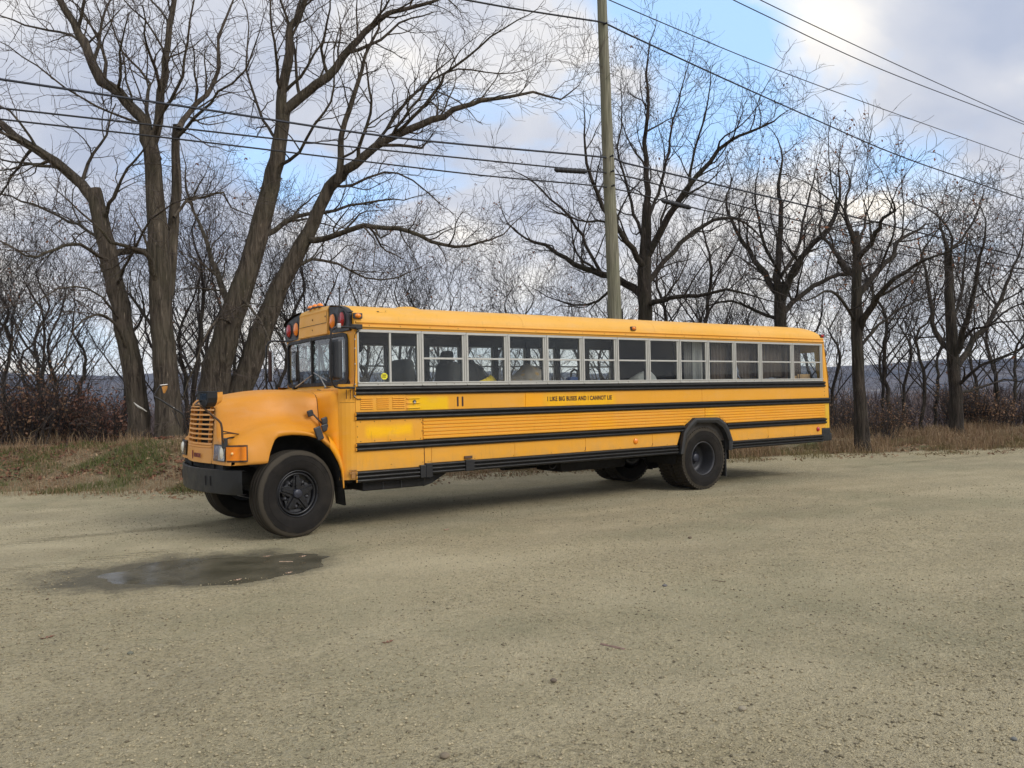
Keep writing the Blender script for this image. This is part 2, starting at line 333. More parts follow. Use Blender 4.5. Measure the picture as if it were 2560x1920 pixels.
def side(mir, far):
    # yellow skin
    sp = 2.602
    plate('side_panel', [(.70, 1.47), (sp, 1.47), (sp, 1.69), (.70, 1.69)], M['side'], mir)
    plate('side_panel', [(sp+.004, 1.47), (6.25, 1.47), (6.25, 1.69), (sp+.004, 1.69)], M['side'], mir)
    o = plate('side_panel', [(6.254, 1.47), (9.79, 1.47), (9.765, 1.80), (9.69, 2.40), (9.66, 2.54), (9.63, 2.54), (9.63, 1.80), (9.63, 1.69), (6.254, 1.69)], M['side'], mir)
    if not far: screws([(9.655, 1.60), (9.655, 1.53), (9.655, 1.66)], o)
    lp = plate('louver_panel', [(0, 1.47), (.696, 1.47), (.696, 1.69), (0, 1.69)], M['side'], mir, y0=-.008, t=.035)
    for a, b in ((.06, .235), (.282, .455), (.502, .68)):
        for k in range(6):
            z = 1.512+k*.0255
            MB().add([(a, -.009, z), (b, -.009, z), (b, -.009, z+.017), (a, -.009, z+.017), (a+.008, -.021, z+.003), (b-.008, -.021, z+.003)], [(0, 1, 5, 4), (4, 5, 2, 3), (0, 4, 3), (1, 2, 5), (0, 3, 2, 1)]).build('louver', M['side'], lp, mirror=mir)
    if not far:
        for k in range(3):
            z = 1.505+k*.062
            MB().prism([(.71, z), (.905, z+.004), (.905, z+.016), (.71, z+.012)], -.016, 0).build('pressed_rib', M['side'], lp, bevel=.004)
        MB().lathe([(0, -.014), (.010, -.013), (.014, -.008), (.018, 0)], (.819, -.016, 1.579), 'y', 14).build('lock_bolt', M['steel'], lp)
        MB().lathe([(.0, 0), (.024, -.002), (.026, .004)], (.823, -.010, 1.590), 'y', 16).build('lock_plate', M['plastic'], lp)
    dp = plate('driver_panel', [(0, 1.085), (.932, 1.085), (.932, 1.375), (0, 1.375)], M['side'], mir, y0=-.006, t=.03)
    screws([(x, z) for x in (.06, .25, .47, .68, .90) for z in (1.112, 1.355)]+[(.018, 1.17), (.018, 1.30), (.945, 1.30), (.945, 1.18), (.945, 1.345)], dp, mirror=mir, y=-.008)
    # ribbed panels, notched round the rear arch
    a = plate('ribbed_panel', [(.936, 1.085), (5.80, 1.085), (6.00, 1.20), (6.30, 1.20), (6.30, 1.375), (.936, 1.375)], M['side'], mir)
    b = plate('ribbed_panel', [(6.304, 1.20), (6.62, 1.20), (6.82, 1.085), (9.66, 1.085), (9.66, 1.375), (6.304, 1.375)], M['side'], mir)
    for k in range(6):
        z = 1.096+k*.0465
        for pan, segs in ((a, [(.945, 6.295)]), (b, [(6.31, 9.64)])):
            for x0, x1 in segs:
                if z+.02 < 1.21:
                    if pan is a: x1 = 5.78+max(0, z-1.085)*1.6
                    else: x0 = 6.84-max(0, z-1.085)*1.6
                MB().add([(x0, 0, z), (x1, 0, z), (x1, -.012, z+.010), (x0, -.012, z+.010), (x1, -.012, z+.034), (x0, -.012, z+.034), (x1, 0, z+.042), (x0, 0, z+.042)],
                         [(0, 1, 2, 3), (3, 2, 4, 5), (5, 4, 6, 7), (0, 3, 5, 7), (1, 6, 4, 2), (0, 7, 6, 1)]).build('rib', M['side'], pan, mirror=mir)
    if not far: screws([(.925, 1.32), (.925, 1.21)], a, y=-.012)
    cp = plate('corner_post', [(9.664, 1.085), (9.79, 1.085), (9.79, 1.375), (9.664, 1.375)], M['yrear'], mir)
    plate('corner_post', [(9.664, .90), (9.79, .90), (9.79, 1.081), (9.664, 1.081)], M['yrear'], mir, y0=.002)
    # skirt panels
    zb = .775
    for q in ([(0, .735), (.953, .735), (.953, .995), (0, .995)], [(.962, .735), (1.062, .745), (1.062, .995), (.962, .995)], [(1.066, zb), (2.40, zb), (2.40, .995), (1.066, .995)], [(2.403, zb), (3.69, zb), (3.69, .995), (2.403, .995)],
              [(3.694, zb), (5.08, zb), (5.08, .995), (3.694, .995)], [(5.084, zb), (5.63, zb), (5.725, .995), (5.084, .995)], [(6.94, zb), (7.95, zb), (7.95, .995), (6.86, .995)], [(7.954, zb), (8.72, zb), (8.72, .995), (7.954, .995)], [(8.724, zb), (9.54, zb), (9.54, .905), (9.66, .905), (9.66, .995), (8.724, .995)]):
        s_ = plate('skirt_panel', q, M['side'], mir)
        if not far:
            x0 = min(p[0] for p in q); x1 = max(p[0] for p in q); screws([(x1-.02, .80), ((x0+x1)/2, .80)], s_, r=.006)
    rail('rub_rail', 0.0, 9.655, 1.684, 1.796, 2, mir); rail('rub_rail', 0.0, 9.80, 1.372, 1.482, 2, mir)
    rail('rub_rail', 0.0, 5.80, .985, 1.096, 2, mir); rail('rub_rail', 6.84, 9.665, .985, 1.096, 2, mir)
    rail('skirt_rail', 0.0, 1.05, .598, .745, 3, mir, .03); rail('skirt_rail', 1.052, 5.63, .638, .785, 3, mir, .03); rail('skirt_rail', 6.91, 9.55, .642, .785, 3, mir, .03)
    if not far:
        for x0, x1, z0, z1 in ((.875, .955, .60, .765), (.958, 1.055, .60, .785), (1.564, 1.700, .64, .792)):
            MB().box(x0, x1, -.046, 0, z0, z1).build('skirt_bracket', M['black'], bus, bevel=.006)
        MB().lathe([(0, 0), (.05, .0)], (0, 0, 0), 'y', 4)
        m = MB().box(1.56, 1.685, -.022, 0, .806, .842).build('panel_hinge', M['screw'], bus, bevel=.004)
        MB().lathe([(0, -.02), (.036, -.018), (.045, -.008), (.045, 0)], (4.714, -.002, .889), 'y', 20).build('side_reflector', M['amber'], bus)
        MB().lathe([(0, -.02), (.036, -.018), (.045, -.008), (.045, 0)], (9.419, -.002, .890), 'y', 20).build('rear_reflector', M['red'], bus)
    # window band
    zt, zb_, z1, z0 = 2.512, 1.800, 2.480, 1.856
    edges = [0.03, .945, 1.633, 2.322, 3.003, 3.685, 4.375, 5.05, 5.747, 6.426, 7.11, 7.802, 8.713, 9.615]
    for i in range(13):
        a, b = edges[i]+.006, edges[i+1]-.006; f = MB()
        il, ir = a+.022, b-.030
        # outer frame, recessed inner frame
        f.box(a, b, -.010, .03, z1, zt); f.box(a, b, -.012, .03, zb_, z0-.012); f.box(a, b, -.022, .03, z0-.018, z0-.004)
        f.box(a, il, -.006, .03, z0-.004, z1); f.box(ir, b, -.006, .03, z0-.004, z1); f.box(ir-.028, ir, .004, .03, z0-.004, z1)
        w = f.build('window', M['alu'], bus, bevel=.003, mirror=mir)
        if i == 0:
            mid = .49
            MB().box(mid-.014, mid+.014, -.002, .028, z0-.004, z1).build('sash_bar', M['alu'], w, mirror=mir, bevel=.002)
            MB().add([(il, .012, z0), (mid, .012, z0), (mid, .012, z1), (il, .012, z1)], [(0, 1, 2, 3)]).build('pane', M['glass'], w, mirror=mir)
            MB().add([(mid, .020, z0), (ir, .020, z0), (ir, .020, z1), (mid, .020, z1)], [(0, 1, 2, 3)]).build('pane', M['glass'], w, mirror=mir)
        else:
            zm = 2.158
            dz = {5: 0}.get(i, 0)
            MB().box(il, ir-.028, -.004, .026, zm-.012+dz, zm+.012+dz).build('sash_bar', M['alu'], w, mirror=mir, bevel=.002)
            MB().add([(il, .012, z0-.004), (ir, .012, z0-.004), (ir, .012, zm), (il, .012, zm)], [(0, 1, 2, 3)]).build('pane', M['glass'], w, mirror=mir)
            MB().add([(il, .020, zm), (ir, .020, zm), (ir, .020, z1), (il, .020, z1)], [(0, 1, 2, 3)]).build('pane', M['glass'], w, mirror=mir)
        if i:
            c = edges[i]
            p_ = MB().box(c-.010, c+.010, -.018, .05, 1.806, 2.505).build('window_post', M['alu'], bus, bevel=.003, mirror=mir)
            if not far: screws([(c, z) for z in (1.9, 2.0, 2.13, 2.26, 2.39)], p_, r=.006, mat=M['steel'], y=-.019)
        if not far: screws([(a+(b-a)*k, 1.822) for k in (.3, .7)], w, r=.006, y=-.013)
    # inner posts and linings, seen through the glass
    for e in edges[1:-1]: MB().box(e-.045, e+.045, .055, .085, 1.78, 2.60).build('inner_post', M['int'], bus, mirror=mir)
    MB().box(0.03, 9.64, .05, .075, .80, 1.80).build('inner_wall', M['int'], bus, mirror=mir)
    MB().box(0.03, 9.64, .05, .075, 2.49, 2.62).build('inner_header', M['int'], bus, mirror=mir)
    # header strip and drip rails
    hs = plate('header_strip', [(0.0, 2.516), (9.655, 2.516), (9.65, 2.625), (0, 2.625)], M['roof'], mir)
    if not far:
        screws([(0.14+.217*k, 2.600) for k in range(44)], hs, r=.006, y=-.004); screws([(0.2+.434*k, 2.560) for k in range(22)], hs, r=.008, y=-.014)
    for z, d in ((2.618, .020), (2.565, .026)):
        MB().prism([(z_, y_) for z_, y_ in ((z, 0), (z-.012, -d), (z-.020, -d), (z-.030, 0))], 0.0, 9.65, 'x').build('drip_rail', M['roof'], bus, mirror=mir) if False else \
        MB().grid([[(0.02, 0, z), (0.02, -d, z-.010), (0.02, -d, z-.020), (0.02, 0, z-.030)], [(9.655, 0, z), (9.655, -d, z-.010), (9.655, -d, z-.020), (9.655, 0, z-.030)]], smooth=False).build('drip_rail', M['roof'], bus, mirror=mir)
both(side)
# rear wheel arch trims
def arch(mir, far):
    outer = [(5.655, .64), (5.69, .80), (5.735, .99), (5.87, 1.125), (6.01, 1.215), (6.60, 1.205), (6.755, 1.118), (6.85, .99), (6.935, .79), (6.905, .635)]
    inner = [(5.735, .64), (5.775, .80), (5.82, .935), (5.93, 1.035), (6.06, 1.131), (6.54, 1.118), (6.70, 1.03), (6.775, .93), (6.85, .79), (6.845, .635)]
    m = MB(); rows = [[(x, -.004, z) for x, z in outer], [(x, -.062, z-.008) for x, z in outer], [(x, -.070, z) for x, z in [(a[0]*.5+b[0]*.5, a[1]*.5+b[1]*.5) for a, b in zip(outer, inner)]], [(x, -.050, z) for x, z in inner], [(x, .10, z) for x, z in inner]]
    m.grid(rows, smooth=False); m.build('wheel_arch', M['rubber'], bus, mirror=mir)
    m = MB(); cx, cz = 6.305, .52
    pr = [(cx+.66*math.cos(a), cz+.60*math.sin(a)) for a in np.linspace(math.pi*1.03, -.03*math.pi, 16)]
    m.grid([[(x, y, z) for x, z in pr] for y in (.06, .72)]); m.add([(x, .72, z) for x, z in pr], [tuple(range(16))])
    m.build('wheel_well', M['matte'], bus, mirror=mir)
    MB().box(6.835, 6.86, .03, .62, .185, .95).build('mud_flap', M['rubber'], bus, mirror=mir, bevel=.003)
    MB().box(-.012+9.55, 9.80, -.012, .10, .78, .90).build('bumper_end', M['bumper'], bus, mirror=mir, bevel=.02)
both(arch)
# roof
rp = [(0.0, 2.620), (.006, 2.665), (.030, 2.715), (.075, 2.758), (.15, 2.795), (.27, 2.828), (.45, 2.856), (.75, 2.882), (1.22, 2.895)]
rpf = rp+[(W-y, z) for y, z in rp[-2::-1]]
def roofline(x):
    """roof section at x, drooping and narrowing over the last half metre"""
    t = max(0, (x-9.30)/.36); d = .27*(1-math.sqrt(max(0, 1-min(1, t)**2)))
    return [(y, 2.62+(z-2.62)*(1-d/.275*.90) if z > 2.62 else z) for y, z in rpf]
xs = [0.0, .02, 1.2, 2.6, 4.0, 5.4, 6.8, 8.2, 9.2, 9.3, 9.38, 9.46, 9.53, 9.585, 9.625, 9.648, 9.656, 9.66]
roof = MB().grid([[(x, y, z) for y, z in roofline(x)] for x in xs]).build('roof', M['roof'], bus, recalc=True)
MB().grid([[(x, W/2+(y-W/2)*.955, z-.05) for y, z in rpf] for x in (.03, 9.60)]).build('ceiling', M['int'], bus)
for k, x in enumerate((2.602, 5.20, 7.8)):
    MB().grid([[(x+dx, W/2+(y-W/2)*1.002, z+h) for y, z in rpf] for dx, h in ((-.022, 0), (-.018, .004), (.018, .004), (.022, 0))]).build('roof_bow', M['roof'], roof)
MB().lathe([(0, .075), (.12, .07), (.20, .045), (.24, .0)], (1.35, W/2, 2.895), 'z', 24, sq=1).build('roof_vent', M['roof'], roof)
# rear wall
rw = MB(); cols = [0.0, .20, .72, .86, 1.58, 1.72, 2.24, W]; rows = [.90, 1.40, 1.86, 2.36, 2.56, 2.60]
rx = lambda z: 9.79 if z < 1.9 else 9.79-(z-1.9)*.186
rw.grid([[(rx(z), y, z) for y in cols] for z in rows], smooth=False, skip=lambda i, j: i == 2 and j in (1, 3, 5))
rw.grid([[(rx(z)-.06, y, z) for y in cols] for z in rows], smooth=False, skip=lambda i, j: i == 2 and j in (1, 3, 5))
arc = [(y, z) for y, z in roofline(9.66)]
rw.add([(9.66, y, z) for y, z in arc]+[(9.66, W, 2.5), (9.66, 0, 2.5)], [tuple(range(len(arc)+2))])
rearw = rw.build('rear_wall', M['yrear'], bus)
for y0, y1 in ((.20, .72), (.86, 1.58), (1.72, 2.24)):
    MB().add([(rx(1.86)-.03, y0, 1.86), (rx(1.86)-.03, y1, 1.86), (rx(2.36)-.03, y1, 2.36), (rx(2.36)-.03, y0, 2.36)], [(0, 1, 2, 3)]).build('rear_pane', M['glass'], rearw)
MB().box(9.72, 9.86, -.004, W+.004, .655, .80).build('rear_bumper', M['bumper'], bus, bevel=.02)
MB().box(9.54, 9.74, -.01, .03, .655, .80).build('bumper_side', M['bumper'], bus, bevel=.01)
# floor
MB().box(0, 9.70, .08, W-.08, .80, .86).build('floor', M['intdark'], bus)
# marker lamps along the roof edge
def marker(x, y, z, mat, ax, name='marker_lamp', s=1.0):
    o = MB().obox((x, y, z), ((1, 0, 0), (0, 1, 0), (0, 0, 1)), (.050*s, .018*s, .030*s)).build('lamp_base' if False else name, M['plastic'], bus, bevel=.006)
    MB().ball((x-.004, y-.018 if ax == 'y' else y, z), (.038*s, .030*s, .026*s), 14, 8).build('lens', mat, o)
    return o
marker(4.712, -.004, 2.662, M['amber'], 'y'); marker(.045, -.012, 2.680, M['amber'], 'y', s=1.15); marker(9.625, .012, 2.665, M['red'], 'y', s=1.1)
# ---------------------------------------------------------------- cab front
yc = W/2
vx = lambda y: -.030-.045*(1-abs(y-yc)/1.12)
def rrect(y0, y1, z0, z1, r, n=6):
    pts = []
    for cy_, cz_, a0 in ((y1-r, z1-r, 0), (y0+r, z1-r, 90), (y0+r, z0+r, 180), (y1-r, z0+r, 270)):
        for k in range(n): a = math.radians(a0+90*k/(n-1)); pts.append((cy_+r*math.cos(a), cz_+r*math.sin(a)))
    return pts
def resample(poly, n):
    P_ = [np.array(p) for p in poly]+[np.array(poly[0])]; L = [0]
    for a, b in zip(P_, P_[1:]): L.append(L[-1]+np.linalg.norm(b-a))
    out = []
    for s in np.linspace(0, L[-1], n, endpoint=False):
        i = max(j for j in range(len(L)) if L[j] <= s+1e-9); i = min(i, len(P_)-2); t = (s-L[i])/max(1e-9, L[i+1]-L[i]); out.append(tuple(P_[i]*(1-t)+P_[i+1]*t))
    return out
def around(outline, c, n=72):
    """points where rays from c cut a closed outline"""
    out = []
    for k in range(n):
        a = 2*math.pi*(k+.5)/n; d = (math.cos(a), math.sin(a)); best = None
        for (p, q) in zip(outline, outline[1:]+outline[:1]):
            ex, ey = q[0]-p[0], q[1]-p[1]; det = d[0]*(-ey)+d[1]*ex
            if abs(det) < 1e-12: continue
            rx_, ry_ = p[0]-c[0], p[1]-c[1]; t = (rx_*(-ey)+ry_*ex)/det; u = (d[0]*ry_-d[1]*rx_)/det
            if t > 0 and -1e-6 <= u <= 1+1e-6 and (best is None or t > best): best = t
        out.append((c[0]+best*d[0], c[1]+best*d[1]))
    return out
hole = rrect(.150, W-.150, 1.850, 2.462, .085); outl = [(0.0, 1.64)]+rpf+[(W, 1.64)]
ho, ou = around(hole, (yc, 2.15), 120), around(outl, (yc, 2.15), 120)
cf = MB(); ring = lambda pts, dx: [(vx(y)*(1 if True else 0)+dx, y, z) for y, z in pts+pts[:1]]
cf.grid([[(-.0 if (y < .02 or y > W-.02 or z > 2.6) else vx(y), y, z) for y, z in ou+ou[:1]], ring(ho, 0), ring(ho, .05)], smooth=False)
cabf = cf.build('cab_front', M['yellow'], bus, bevel=.004)
big = around(rrect(.118, W-.118, 1.822, 2.490, .10), (yc, 2.15), 120); sm = around(rrect(.168, W-.168, 1.868, 2.446, .07), (yc, 2.15), 120)
MB().grid([ring(big, -.002), ring(big, -.016), ring(sm, -.020), ring(sm, .01)], smooth=False).build('windshield_seal', M['rubber'], cabf)
for s_ in (-1, 1):
    ya, yb = (.15, yc) if s_ < 0 else (yc, W-.15)
    MB().add([(vx(ya)+.004, ya, 1.85), (vx(yb)+.004, yb, 1.85), (vx(yb)+.004, yb, 2.462), (vx(ya)+.004, ya, 2.462)], [(0, 1, 2, 3)]).build('windshield_pane', M['wglass'], cabf)
MB().box(-.100, -.060, yc-.018, yc+.018, 1.85, 2.47).build('center_bar', M['rubber'], cabf, bevel=.006)
# inner lining behind the front wall, with the windshield left open
inn = around(rrect(.11, W-.11, 1.80, 2.50, .08), (yc, 2.15), 60); inn2 = around([(.03, 1.60)]+[(min(max(y, .03), W-.03), z-.03) for y, z in rpf]+[(W-.03, 1.6)], (yc, 2.15), 60)
MB().grid([[(.02, y, z) for y, z in inn2+inn2[:1]], [(.02, y, z) for y, z in inn+inn[:1]]], smooth=False).build('front_lining', M['intdark'], cabf)
# header: raised yellow centre panel and black lamp panels
def zroof(y): return float(np.interp(min(y, W-y), [p[0] for p in rp], [p[1] for p in rp]))
hd = MB()
ys = np.linspace(.70, W-.70, 9)
hd.grid([[(-.075, y, 2.505) for y in ys], [(-.078, y, 2.515) for y in ys], [(-.055, y, 2.80) for y in ys], [(-.060, y, 2.825) for y in ys], [(-.030, y, zroof(y)-.004) for y in ys], [(.03, y, zroof(y)+.006) for y in ys]], smooth=False)
for y in (.70, W-.70): hd.add([(-.075, y, 2.505), (-.078, y, 2.515), (-.055, y, 2.80), (-.060, y, 2.825), (-.030, y, zroof(y)-.004), (.03, y, zroof(y)), (.03, y, 2.505)], [tuple(range(7))])
hdo = hd.build('header_panel', M['header'], bus)
MB().obox((-.0705, yc, 2.655), ((0, 1, 0), (.07, 0, 1), (1, 0, 0)), (.50, .0025, .003)).build('panel_seam', M['screw'], hdo)
MB().obox((-.060, .735, 2.735), ((0, 1, 0), (.07, 0, 1), (1, 0, 0)), (.002, .07, .004)).build('panel_seam', M['screw'], hdo)
for y, z in ((yc, 2.59), (yc, 2.73), (.76, 2.74)): MB().lathe([(0, -.006), (.010, -.004), (.012, .002)], (-.071, y, z), 'x', 8).build('header_screw', M['screw'], hdo)
for s_ in (0, 1):
    mir = W if s_ else None
    top = [(y, zroof(y)-.016) for y in (.70, .50, .34, .22, .13, .07, .045)]
    poly = [(.70, 2.50)]+top+[(.045, 2.55), (.055, 2.50)]
    lp = MB().prism(poly, -.045, .02, 'x').build('lamp_panel', M['black'], bus, bevel=.006, mirror=mir)
    MB().grid([[(x, y, z+.016) for y, z in top] for x in (-.075, .015)]).grid([[(x, y, z+.010) for y, z in top] for x in (-.075, -.04)]).build('lamp_visor', M['black'], lp, mirror=mir)
    for y, mt in ((.55, M['amber']), (.25, M['red'])):
        for q, (rr, o, m2, nm) in enumerate(((.098, -.052, M['rubber'], 'lamp_bezel'), (.082, -.060, mt, 'warning_lens'))):
            MB().lathe([(0, -.028 if q else -.006), (rr*.5, -.026 if q else -.006), (rr*.86, -.016 if q else -.006), (rr, 0), (rr, .02)], (o, y, 2.655), 'x', 28, sq=1.16).build(nm, m2, lp, mirror=mir)
for k, y in enumerate((yc-.17, yc, yc+.17)):
    o = MB().box(-.070, .03, y-.05, y+.05, zroof(y)-.006, zroof(y)+.014).build('marker_lamp', M['plastic'], bus, bevel=.005)
    MB().ball((-.026, y, zroof(y)+.022), (.045, .048, .034), 12, 8).build('lens', M['amber'], o)
# panel below the windshield, corner posts of the cowl
cs = MB(); ys = [.10, .14, .30, .6, .9, yc, W-.9, W-.6, W-.3, W-.14, W-.10]
cs.grid([[(-.17, y, 1.60) for y in ys], [(-.172, y, 1.770) for y in ys], [(-.165, y, 1.782) for y in ys], [(vx(y)-.004, y, 1.818) for y in ys]], smooth=False).build('cowl_top', M['yellow'], bus, recalc=True)
def corner(mir, far):
    plan = [(-.182, .108), (-.150, .070), (-.11, .040), (-.06, .015), (0.0, 0.0)]
    a = MB().grid([[(x, y, z) for x, y in plan] for z in (1.602, 1.83)], smooth=False).build('cowl_corner', M['yellow'], bus, mirror=mir)
    MB().grid([[(x, y, z) for x, y in plan] for z in (.64, 1.598)], smooth=False).build('corner_panel', M['yellow'], bus, mirror=mir)
    MB().add([(-.182, .108, 1.83), (-.150, .070, 1.83), (-.11, .040, 1.83), (-.06, .015, 1.83), (0, 0, 1.83), (-.0, .16, 1.83)], [(0, 1, 2, 3, 4, 5)]).build('corner_cap', M['yellow'], a, mirror=mir)
    MB().box(-.10, 0.03, .085, .40, .66, 1.60).build('firewall_side', M['matte'], bus, mirror=mir)
    plate('side_post', [(0, 1.796), (.034, 1.796), (.034, 2.52), (0, 2.52)], M['yellow'], mir, y0=.0, t=.04)
both(corner)
MB().box(-.15, -.02, .10, W-.10, .60, 1.78).build('firewall', M['matte'], bus)
# lower door hinge, rusty
hg = MB(); hg.box(-.10, .0, -.016, 0, .715, .735).box(-.10, -.0, -.016, 0, .755, .765); hg.box(-.075, -.025, -.020, 0, .66, .745)
hg.build('lower_hinge', simple('rusty_steel', (.34, .17, .05), .7, .2, .7, 26), bus, bevel=.003)
# ---------------------------------------------------------------- hood and fenders
KX = [-1.655, -1.50, -1.35, -1.20, -1.00, -.76, -.55, -.33]
ax_ = [-1.310, -1.295, -1.252, -1.128, -.982, -.763, -.562, -.426, -.33, -.278, -.187]
az_ = [.905, .905, 1.005, 1.156, 1.218, 1.231, 1.204, 1.143, 1.055, .969, .764]
def lerp(x, a): return float(np.interp(x, KX, a))
BOWY = [.03, .06, .10, .16, .30, .54, .62, .90, 1.22]; BOWX = [.30, .20, .145, .115, .098, .085, .075, .030, 0.0]
def nose_bow(y): y = min(y, W-y); return float(np.interp(y, BOWY, BOWX))
def warp(x, y, z):
    s = min(1, max(0, (-.85-x)/.72)); s = s*s*(3-2*s)
    return (x+s*(nose_bow(y)+(z-.905)*.085), y, z)
def hood_profile(x, inset=0.0):
    z0 = float(np.interp(x, ax_, az_)) if x > -1.31 else .905
    zc = lerp(x, [1.175, 1.235, 1.30, 1.345, 1.380, 1.375, 1.315, 1.215]); zt = lerp(x, [1.655, 1.690, 1.712, 1.732, 1.757, 1.772, 1.770, 1.740])
    zc = max(zc, z0+.10)
    hy = lerp(x, [.52, .475, .44, .42, .405, .395, .385, .370])
    p = [(.055, z0), (.032, z0+.012), (.030, z0+.045), (.042, z0*.45+zc*.55-.02), (.085, zc-.052), (.150, zc-.018), (.225, zc+.004), (hy-.075, zc+.030), (hy-.02, zc+.075), (hy+.018, zc+.15), (hy+.040, zc*.35+zt*.65-.04), (hy+.070, zt-.085), (hy+.125, zt-.032), (hy+.22, zt-.006), (.90, zt+.010), (yc, zt+.018)]
    if inset:
        p = [(y+inset*(1 if y < .5 else .6), z-(inset*.9 if z > 1.1 else 0)) for y, z in p[:-1]]+[(yc, p[-1][1]-inset*.9)]
    return p
st = [(-.33, 0), (-.42, 0), (-.50, 0), (-.60, 0), (-.70, 0), (-.80, 0), (-.90, 0), (-1.0, 0), (-1.1, 0), (-1.18, 0), (-1.25, 0), (-1.295, 0), (-1.312, 0), (-1.38, 0), (-1.46, 0), (-1.54, 0), (-1.60, .0), (-1.632, .010), (-1.650, .026), (-1.655, .040)]
rowsN = []
for x, ins in st:
    pr = hood_profile(x, ins); full = pr+[(W-y, z) for y, z in pr[-2::-1]]
    rowsN.append([warp(x, y, z) for y, z in full])
hood = MB().grid(rowsN).build('hood', M['hood'], bus, merge=.0001)
# front face
endp = hood_profile(-1.655, .040)
def ztop(y): y = min(y, W-y); return float(np.interp(y, [p[0] for p in endp[3:]], [p[1] for p in endp[3:]]))
ff = MB()
GY0, GY1, GZ0, GZ1 = .645, W-.645, 1.125, 1.592
def fx(y, z, d=0): return warp(-1.655, y, z)[0]+d
lows = [endp[0][0], .10, .16, .25, .35, .44, .50, .54, .58, .62, GY0]
for cols in (lows, [W-y for y in lows]):
    ff.grid([[(fx(y, .905+(ztop(y)-.905)*t), y, .905+(ztop(y)-.905)*t) for y in cols] for t in np.linspace(0, 1, 9)])
cols = list(np.linspace(GY0, GY1, 13))
ff.grid([[(fx(y, z), y, z) for y in cols] for z in (.905, 1.0, 1.06, GZ0)]); ff.grid([[(fx(y, GZ1+(ztop(y)-GZ1)*t), y, GZ1+(ztop(y)-GZ1)*t) for y in cols] for t in (0, .5, 1)])
# recess walls of the grille opening
per = [(y, GZ0) for y in cols]+[(GY1, GZ1)]+[(y, GZ1) for y in cols[::-1]]+[(GY0, GZ0)]
ff.grid([[(fx(y, z, d), y, z) for y, z in per] for d in (0, .07)], smooth=False)
nose = ff.build('nose_panel', M['nose'], bus, merge=.0001)
ns = simple('seam_dark_brown', (.10, .035, .01), .8, 0, .2)  # dark brown strips along the nose and hood joints
for y in (GY0-.02, W-GY0+.02): MB().grid([[(fx(y+d, z, -.002), y+d, z) for d in (-.003, .003)] for z in np.linspace(.905, GZ1+.0, 8)]).build('nose_seam', ns, nose)
MB().grid([[(fx(y, z, .072), y, z) for y in cols] for z in (GZ0, GZ1)]).build('grille_back', M['matte'], nose)
pit = (GZ1-GZ0)/8
def slat(z, h, d0, d1, name, mat):
    m = MB(); rows = []
    for y in cols: rows.append([(fx(y, z, d0), y, z), (fx(y, z+h, d0+.004), y, z+h), (fx(y, z+h*.8, d1), y, z+h*.8), (fx(y, z+h*.2, d1), y, z+h*.2)])
    rows = [r+[r[0]] for r in rows]; return m.grid(rows, smooth=False).build(name, mat, nose)
for k in range(8): slat(GZ0+k*pit+(.002 if k else .001), .021, -.010, .050, 'grille_slat', M['nose'])
slat(GZ1-.012, .012, -.004, .05, 'grille_slat', M['nose'])
for y in (.80, 1.14, 1.50): MB().prism([(fx(y, GZ0, .012), GZ0), (fx(y, GZ1, .012), GZ1), (fx(y, GZ1, .05), GZ1), (fx(y, GZ0, .05), GZ0)], y-.009, y+.009).build('grille_divider', M['nose'], nose)
MB().grid([[(fx(y, 1.10, -.001-d), y, 1.108-h) for y in cols] for d, h in ((0, 0), (.010, .004), (.012, .014), (0, .022))]).build('grille_lip', M['nose'], nose)
